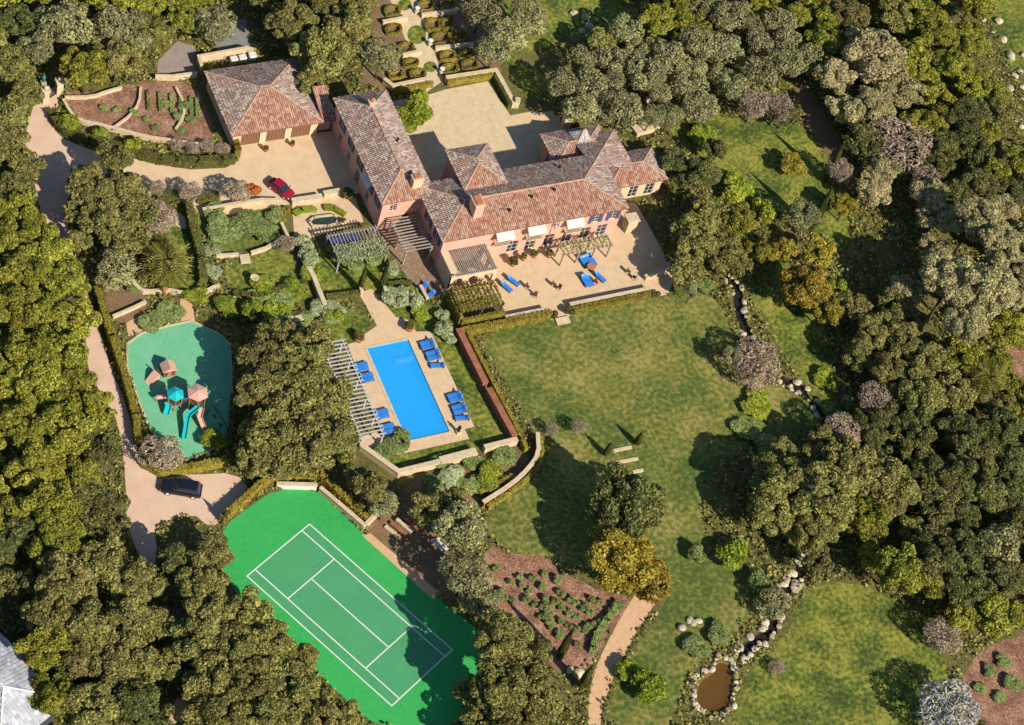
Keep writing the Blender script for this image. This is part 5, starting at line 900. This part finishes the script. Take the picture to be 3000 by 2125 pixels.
# ------------------------------------------------------------------ cars
def loft(secs):
    mb = MB(); n = len(secs[0]); V = [p for s in secs for p in s]; F = []
    for i in range(len(secs) - 1):
        for k in range(n): F.append((i * n + k, i * n + (k + 1) % n, (i + 1) * n + (k + 1) % n, (i + 1) * n + k))
    F.append(tuple(range(n - 1, -1, -1))); F.append(tuple(range((len(secs) - 1) * n, len(secs) * n))); return mb.add(V, F)
def sec(x, w, z0, z1, r=0.12, tw=0.9):
    return [(x, -w + r, z0), (x, w - r, z0), (x, w, z0 + r), (x, w, z1 - 0.3 * (z1 - z0)), (x, w * tw, z1), (x, -w * tw, z1), (x, -w, z1 - 0.3 * (z1 - z0)), (x, -w, z0 + r)]
def car(label, loc, rz, L, W, H, paint, suv):
    t = thing('car', label, 'car', loc, rz); h = L / 2; w = W / 2; bz = H * (0.6 if suv else 0.56)
    b = loft([sec(-h, w * .82, .36, bz * .88), sec(-h + .12, w * .95, .26, bz * .96), sec(-h * .55, w, .22, bz), sec(0, w, .22, bz), sec(h * .45, w, .22, bz), sec(h * .62, w * .99, .22, bz * .95), sec(h - .15, w * .93, .27, bz * .82), sec(h, w * .8, .36, bz * .72)]).build('body', paint, t, smooth=False, bevel=.03)
    r0, r1 = (-h * .92, h * .5) if suv else (-h * .75, h * .45)
    loft([sec(r0, w * .86, bz - .04, bz + .02, .01), sec(r0 + .35, w * .84, bz - .04, H - .05, .02, .86), sec(h * .1, w * .84, bz - .04, H - .04, .02, .86), sec(r1, w * .86, bz - .04, bz + .02, .01)]).build('windows', m_glass, t)
    loft([sec(r0 + .38, w * .72, H - .07, H, .01), sec(-h * .2, w * .74, H - .06, H + .02, .01), sec(h * .12, w * .72, H - .07, H - .01, .01)]).build('roof_panel', paint, t, bevel=.01)
    for sx in (-h * .62, h * .62):
        for sy in (-1, 1):
            wl = MB().tube([(sx, sy * (w - .2), .34), (sx, sy * (w + .01), .34)], .34, 16).build('wheel', m_metal, t); MB().tube([(sx, sy * (w - .02), .34), (sx, sy * (w + .03), .34)], .2, 10).build('rim', m_frame, wl)
    for sy in (-1, 1): MB().box(h - .12, h + .0, sy * w * .62 - .18, sy * w * .62 + .18, bz * .6, bz * .72).build('headlight', m_white, t, bevel=.02); MB().box(-h - .02, -h + .1, sy * w * .68 - .14, sy * w * .68 + .14, bz * .66, bz * .84).build('tail_light', m_rail, t, bevel=.02); MB().box(h * .32, h * .4, sy * (w + .08) - .1, sy * (w + .08) + .1, bz, bz + .14).build('mirror', paint, t, bevel=.02)
    return t
m_black = mat('black_car_paint', [lin(26, 30, 38)], rough=0.22, spec=0.5); m_red = mat('red_car_paint', [lin(152, 28, 48)], rough=0.25, spec=0.5)
q = G(530, 1438); d = G(590, 1445) - G(465, 1425); car('black estate car parked on the drive below the playground hedge', (q.x, q.y, 0.01), math.atan2(-d.y, -d.x), 5.0, 1.95, 1.7, m_black, True)
q = G(822, 560); d = G(845, 577) - G(795, 540); car('crimson hatchback parked at the edge of the motor court', (q.x, q.y, 0.014), math.atan2(d.y, d.x), 3.9, 1.75, 1.45, m_red, False)

# ------------------------------------------------------------------ play equipment
def hexroof(parent, c, r, z0, z1, m, n=6):
    mb = MB(); P = [(c[0] + r * math.cos(2 * math.pi * k / n + .3), c[1] + r * math.sin(2 * math.pi * k / n + .3)) for k in range(n)]
    mb.add([(*p, z0) for p in P] + [(*p, z0 - .08) for p in P] + [(c[0], c[1], z1)], [(k, (k + 1) % n, 2 * n) for k in range(n)] + [(n + k, n + (k + 1) % n, (k + 1) % n, k) for k in range(n)] + [tuple(range(2 * n - 1, n - 1, -1))]); return mb.build('roof', m, parent)
def posts(parent, c, r, z, m, n=6):
    for k in range(n): a = 2 * math.pi * k / n + .3; x, y = c[0] + r * .85 * math.cos(a), c[1] + r * .85 * math.sin(a); MB().tube([(x, y, 0), (x, y, z)], .06, 8).build('post', m, parent)
q1 = G(*cP(632, 745), 2.6); q2 = G(*cP(825, 735), 2.9); e = thing('play_tower', 'climbing frame with turquoise and salmon canopies, slides and a bridge on the playground', 'play frame', (q1.x, q1.y, 0.012)); dx, dy = q2.x - q1.x, q2.y - q1.y
hexroof(e, (0, 0), 1.15, 2.5, 3.0, m_turq); hexroof(e, (dx, dy), 1.4, 2.8, 3.25, m_pinkp); posts(e, (0, 0), 1.1, 2.52, m_terra); posts(e, (dx, dy), 1.3, 2.8, m_terra)
MB().lathe([(1.0, 1.2), (1.0, 1.3)], 6).build('platform', m_wood_dark, e); MB().lathe([(1.15, 1.35), (1.15, 1.45)], 6, (dx, dy, 0)).build('platform', m_wood_dark, e)
br = MB().bar((.8 * dx / 3, .8 * dy / 3, 1.3), (dx * .7, dy * .7, 1.38), .8, .08).build('bridge', m_wood_dark, e)
for s in (-.4, .4): MB().bar((.3 * dx - s * dy / 3, .3 * dy + s * dx / 3, 1.9), (.7 * dx - s * dy / 3, .7 * dy + s * dx / 3, 1.95), .05, .05).build('rail', m_turq, br)
def slide(pts, wd, m):
    pts = [Vector((p.x - q1.x, p.y - q1.y, p.z)) for p in pts]; s = MB()
    for a, b in zip(pts, pts[1:]):
        s.bar(a, b + (b - a) * .02, wd, .05); d = (b - a); nr = Vector((-d.y, d.x, 0)).normalized() * wd / 2
        for k in (-1, 1): s.bar(a + nr * k + Vector((0, 0, .12)), b + nr * k + Vector((0, 0, .12)), .05, .26)
    s.build('slide', m, e)
slide([G(*cP(850, 850), 1.35), G(*cP(750, 930), 1.1), G(*cP(735, 960), .95), G(*cP(705, 1140), .12)], .55, m_turq); slide([G(*cP(860, 870), 1.35), G(*cP(840, 960), .8), G(*cP(890, 1080), .2)], .6, m_pinkp)
slide([G(*cP(580, 830), 1.2), G(*cP(550, 930), .15)], .7, m_turq)
t1 = [G(*cP(470, 780), .9), G(*cP(560, 770), 1.2)]; MB().tube([(p.x - q1.x, p.y - q1.y, p.z) for p in t1], .3, 10).build('crawl_tube', m_pinkp, e); p = t1[0]; MB().tube([(p.x - q1.x, p.y - q1.y, 0), (p.x - q1.x, p.y - q1.y, .7)], .06, 6).build('post', m_terra, e)
q = G(*cP(570, 530), 0.9); e2 = thing('play_house', 'small brown play house with salmon roof on the playground', 'play house', (q.x, q.y, .012)); MB().box(-.8, .8, -.6, .6, 0, 1.2).build('wall', m_wood_dark, e2, bevel=.02); rf = MB(); rf.prism([(-.95, 0), (.95, 0), (0, .7)], -.75, .75); rf.v = [(x, z, y + 1.18) for x, y, z in rf.v]; rf.build('roof', m_pinkp, e2); MB().box(-.25, .25, -.64, -.6, 0, .9).build('door', m_terra, e2)
q = G(*cP(430, 630)); e3 = thing('play_ramp', 'low salmon ramp toy beside the play house', 'play toy', (q.x, q.y, .012), R(30)); rf = MB(); rf.prism([(-.9, 0), (.9, 0), (.9, .9), (.4, .9)], -.5, .5); rf.v = [(x, z, y) for x, y, z in rf.v]; rf.build('ramp', m_pinkp, e3); MB().box(.85, .95, -.5, .5, 0, 1.3).build('back_board', m_wood_dark, e3)
q = G(*cP(990, 1000)); e4 = thing('swing_frame', 'grey swing frame at the shaded edge of the playground', 'swing', (q.x, q.y, .012), R(100))
for sx in (-1.5, 1.5):
    for sy in (-.8, .8): MB().tube([(sx, sy, 0), (sx, 0, 2.2)], .05, 6).build('leg', m_metal, e4)
MB().tube([(-1.55, 0, 2.2), (1.55, 0, 2.2)], .06, 6).build('top_bar', m_metal, e4)
for sx in (-.7, .7): s_ = MB().box(sx - .25, sx + .25, -.1, .1, .45, .5).build('swing_seat', m_metal, e4); ch = MB(); ch.tube([(sx - .22, 0, .5), (sx - .22, 0, 2.18)], .012, 4); ch.tube([(sx + .22, 0, .5), (sx + .22, 0, 2.18)], .012, 4); ch.build('chain', m_metal, s_)

# ------------------------------------------------------------------ entrance gate
gA, gB = G(*c1(390, 880)), G(*c1(510, 800)); gt = thing('entrance_gate', 'dark iron double gate between cream stone piers at the top of the drive', 'gate', (0, 0, 0))
for p, nm in ((gA, 0), (gB, 1)):
    pr_ = MB().box(p.x - .45, p.x + .45, p.y - .45, p.y + .45, 0, 2.3).build('pier', m_stone, gt, bevel=.03); MB().box(p.x - .58, p.x + .58, p.y - .58, p.y + .58, 2.28, 2.48).build('pier_cap', m_stone, pr_, bevel=.03); MB().lathe([(.1, 2.47), (.3, 2.65), (.32, 2.85), (.15, 3.05), (.02, 3.1)], 10, (p.x, p.y, 0)).build('finial', m_stone, pr_, smooth=True)
dv = (gB - gA); 
for a, b in ((0.16, 0.49), (0.51, 0.84)):
    A, B = gA + dv * a, gA + dv * b; lf = MB()
    for z in (.15, 1.1, 1.9): lf.bar((A.x, A.y, z), (B.x, B.y, z), .05, .06)
    lf.build('gate_leaf', m_metal, gt)
    for k in range(9): p = A.lerp(B, k / 8); MB().tube([(p.x, p.y, .08), (p.x, p.y, 2.05)], .022, 5).build('bar', m_metal, gt)
# stone shelter and hut roof in the olive grove
q = G(*c1(2070 * 0 + 375, 730)); t = thing('garden_statue', 'green bronze figure beside the entrance gate', 'statue', (q.x, q.y, 0)); MB().box(-.35, .35, -.35, .35, 0, .6).build('plinth', m_stone, t, bevel=.02); MB().lathe([(.24, .59), (.18, .9), (.28, 1.3), (.3, 1.6), (.1, 1.75), (.15, 1.9), (.02, 2.1)], 10).build('figure', mat('verdigris', [lin(40, 110, 92), lin(64, 140, 118)], scale=5), t, smooth=True)
cR = C(1700, 0); q = G(*cR(1570, 250), 1.6); t = thing('garden_hut', 'small hut with domed brown roof among the olive trees', 'hut', (q.x, q.y, 0)); MB().lathe([(1.5, 0), (1.5, 1.6)], 14).build('wall', m_cream, t); MB().lathe([(1.75, 1.58), (1.6, 1.95), (1.1, 2.35), (.4, 2.6), (.05, 2.65)], 16).build('roof', mat('taupe_render', [lin(110, 98, 84), lin(146, 132, 114)], scale=2), t, smooth=True)
q = G(*cR(545, 1100), .8); t = thing('stone_platform', 'flat cream stone platform behind the east wing', 'platform', (q.x, q.y, 0), R(8)); MB().box(-1.6, 1.6, -.9, .9, 0, .8).build('block', m_stone, t, bevel=.05); MB().box(1.7, 2.9, -.7, .9, 0, .5).build('step', m_stone, t, bevel=.05)
masonry('garden_wall', HX(cR, [(560, 885), (700, 860), (900, 780), (970, 740)]), .5, .8, 'rough cream wall curving through the olive grove', 'wall')
masonry('garden_wall', HX(cR, [(430, 1000), (560, 1020), (760, 1040)]), .4, .5, 'low rough wall below the olive grove near the stone platform', 'wall')
cE = C(1250, 350); q = G(*cE(1760, 900), 1.2); t = thing('stone_pier', 'tall cream stone pier with drapery of plants at the south east corner of the house', 'pier', (q.x, q.y, 0)); MB().box(-.8, .8, -.7, .7, 0, 2.4).build('pier', m_stone, t, bevel=.05); MB().box(-.95, .95, -.85, .85, 2.38, 2.58).build('pier_cap', m_stone, t, bevel=.04)
masonry('garden_wall', HX(c4, [(1880, 1390), (2010, 1330), (2120, 1260)]), .5, .8, 'short cream wall beyond the east end of the terrace', 'wall')

# ------------------------------------------------------------------ boulders
def rock_mesh(seed):
    import bmesh
    r = random.Random(seed); bm = bmesh.new(); bmesh.ops.create_icosphere(bm, subdivisions=2, radius=1); k = [Vector((r.gauss(0, 1), r.gauss(0, 1), r.gauss(0, 1))).normalized() for _ in range(7)]
    for v in bm.verts:
        d = 1.0
        for q in k: d = min(d, (0.72 + 0.2 * abs(q.x)) / max(0.05, v.co.normalized().dot(q)) if v.co.normalized().dot(q) > 0.55 else d)
        v.co = v.co.normalized() * d * (1 + r.uniform(-.06, .06))
    me = bpy.data.meshes.new('boulder'); bm.to_mesh(me); bm.free(); me.materials.append(m_rock); return me
RK = [rock_mesh(i) for i in range(5)]
def boulder(p, s, label, group):
    o = bpy.data.objects.new('boulder', random.choice(RK)); col.objects.link(o); o.location = (p[0], p[1], s * 0.22); o.scale = (s * random.uniform(.8, 1.3), s * random.uniform(.8, 1.3), s * random.uniform(.5, .75)); o.rotation_euler = (0, 0, random.uniform(0, 6.28)); tag(o, label, 'boulder', group)
def along(line, n, off, s0, s1, label, group):
    for k in range(n):
        i = random.randrange(len(line) - 1); a = line[i].lerp(line[i + 1], random.random()); d = (line[i + 1] - line[i]).normalized(); nr = Vector((-d.y, d.x)); boulder(a + nr * random.choice((-1, 1)) * random.uniform(off[0], off[1]), random.uniform(s0, s1), label, group)
along(CREEK[-34:-4], 66, (0.5, 1.3), 0.22, 0.6, 'cream boulder edging the rocky creek above the pond', 'boulders along the lower creek')
along(CREEK[:16], 26, (0.5, 1.2), 0.2, 0.5, 'cream boulder edging the upper creek beside the mown lawn', 'boulders along the upper creek')
along(CREEK2, 26, (0.4, 1.1), 0.2, 0.5, 'pale boulder of the rockery below the terrace trees', 'boulders of the small rockery')
for k in range(34):
    p = POND[int(k * len(POND) / 34) % len(POND)]; c = sum(POND, Vector((0, 0))) / len(POND); boulder(p + (p - c).normalized() * random.uniform(.1, .9), random.uniform(.22, .5), 'cream boulder ringing the brown pond', 'boulders round the pond')
cQ = C(2250, 0)
for x, y, s in ((1990, 190, .9), (2030, 350, .8), (2095, 495, 1.0), (2215, 480, .6), (2090, 770, .8), (2200, 850, .5), (2130, 1390, .8), (2200, 1480, .8), (1800, 40, .8), (2150, 1040, .5), (2190, 1100, .5), (2200, 760, .5), (1860, 180, .5), (1940, 290, .5), (2180, 620, .5), (2130, 660, .6)): boulder(G(*cQ(x, y)), s, 'white boulder at the edge of the far green lawn', 'white boulders by the far lawn')
for x, y in ((1710, 270), (1770, 210), (1640, 60), (1740, 110)): boulder(G(*cR(x - 1700 + 50, y + 60) if False else (1680 + (x - 1640) * .35, 25 + y * .25)), .6, 'pale boulder on the grass behind the olive grove', 'boulders behind the olive grove')
for x, y, s in ((1830, 720, .5), (1860, 740, .5), (1910, 725, .45), (1760, 785, .6)): boulder(G(*cD(x, y)), s, 'white rock at the foot of the little bare shrub on the lawn', 'white rocks by the bare lawn shrub')
for x, y, s in ((520, 1000, .7), (490, 1030, .5), (560, 960, .5), (870, 1180, .7), (800, 1150, .5)): boulder(G(*cD(x, y)), s, 'pale rock at the lower edge of the shrub plot', 'rocks at the shrub plot edge')

# ------------------------------------------------------------------ rows of small shrubs in the soil plot
for x, y in ((360, 335), (470, 348), (575, 315), (690, 370), (288, 390), (385, 410), (548, 425), (447, 458), (718, 482), (300, 545), (420, 535), (485, 575), (582, 540), (662, 562), (570, 605), (728, 605), (800, 535), (846, 565), (985, 530), (1058, 555), (922, 605), (970, 648), (792, 652), (615, 658), (853, 682), (610, 722), (722, 722), (632, 772), (788, 760), (850, 795), (705, 842), (865, 925), (155, 270), (740, 295), (1195, 575), (1240, 595), (1150, 625), (930, 795), (548, 685), (960, 770), (1010, 755), (1060, 735), (200, 480), (160, 520), (230, 520)):
    p = G(*cD(x, y), .35); s = random.uniform(.5, .72); e = thing('plot_shrub', 'small round sage green bush planted in the reddish soil plot', 'shrub', (p.x, p.y, 0), random.uniform(0, 6), 'small bushes planted in the soil plot'); inst('foliage', random.choice(CR_S), e, (0, 0, s * .62), (0, 0, 0), (s, s, s * .75), LEAF['sage']); inst('stem', TR[0], e, (0, 0, 0), (0, 0, 0), (.3, .3, s))
hedge(smooth_line(HX(cD, [(1180, 640), (1080, 760), (1010, 880), (985, 1000)]), 1), .9, .8, 'grey green hedge between the soil plot and the sand path', m='sage')

# ------------------------------------------------------------------ undergrowth between the trees
n = 300000; P = np.stack([rng.uniform(-85, 120, n), rng.uniform(-95, 75, n)], 1); ok = np.ones(n, bool)
for c in CLEAR:
    bb = (P[:, 0] > c[:, 0].min()) & (P[:, 0] < c[:, 0].max()) & (P[:, 1] > c[:, 1].min()) & (P[:, 1] < c[:, 1].max()); i = np.where(bb & ok)[0]
    if len(i): ok[i[inside(P[i, 0], P[i, 1], c)]] = False
for x0_, x1_, y0_, y1_ in ((-24, -8, 23, 37), (-9, 31, -2.5, 26), (25, 36, 3, 14), (-24, -1, -34, -9), (-3, 27, -14, 0), (9, 32, 26, 60), (-26, 3, -4, 13)): ok &= ~((P[:, 0] > x0_) & (P[:, 0] < x1_) & (P[:, 1] > y0_) & (P[:, 1] < y1_))
ok &= (np.sin(P[:, 0] * .55 + np.sin(P[:, 1] * .4)) + np.sin(P[:, 1] * .6 + 1.3 * np.sin(P[:, 0] * .33)) + rng.normal(0, .7, n)) > -1.3
P = P[ok]; z = 0.1 + np.abs(np.sin(P[:, 0] * 1.3) * np.sin(P[:, 1] * 1.1)) * 0.9 * rng.uniform(.3, 1, len(P)); P3 = np.concatenate([P, z[:, None]], 1)
me = leaf_mesh('undergrowth', P3, unit(rng.normal(size=P3.shape) * .6 + np.array([[0, 0, 1]])), 0.26, LEAF['oak']); o = bpy.data.objects.new('undergrowth', me); col.objects.link(o); tag(o, 'low olive green scrub growing between the trees', 'undergrowth', kind='stuff')
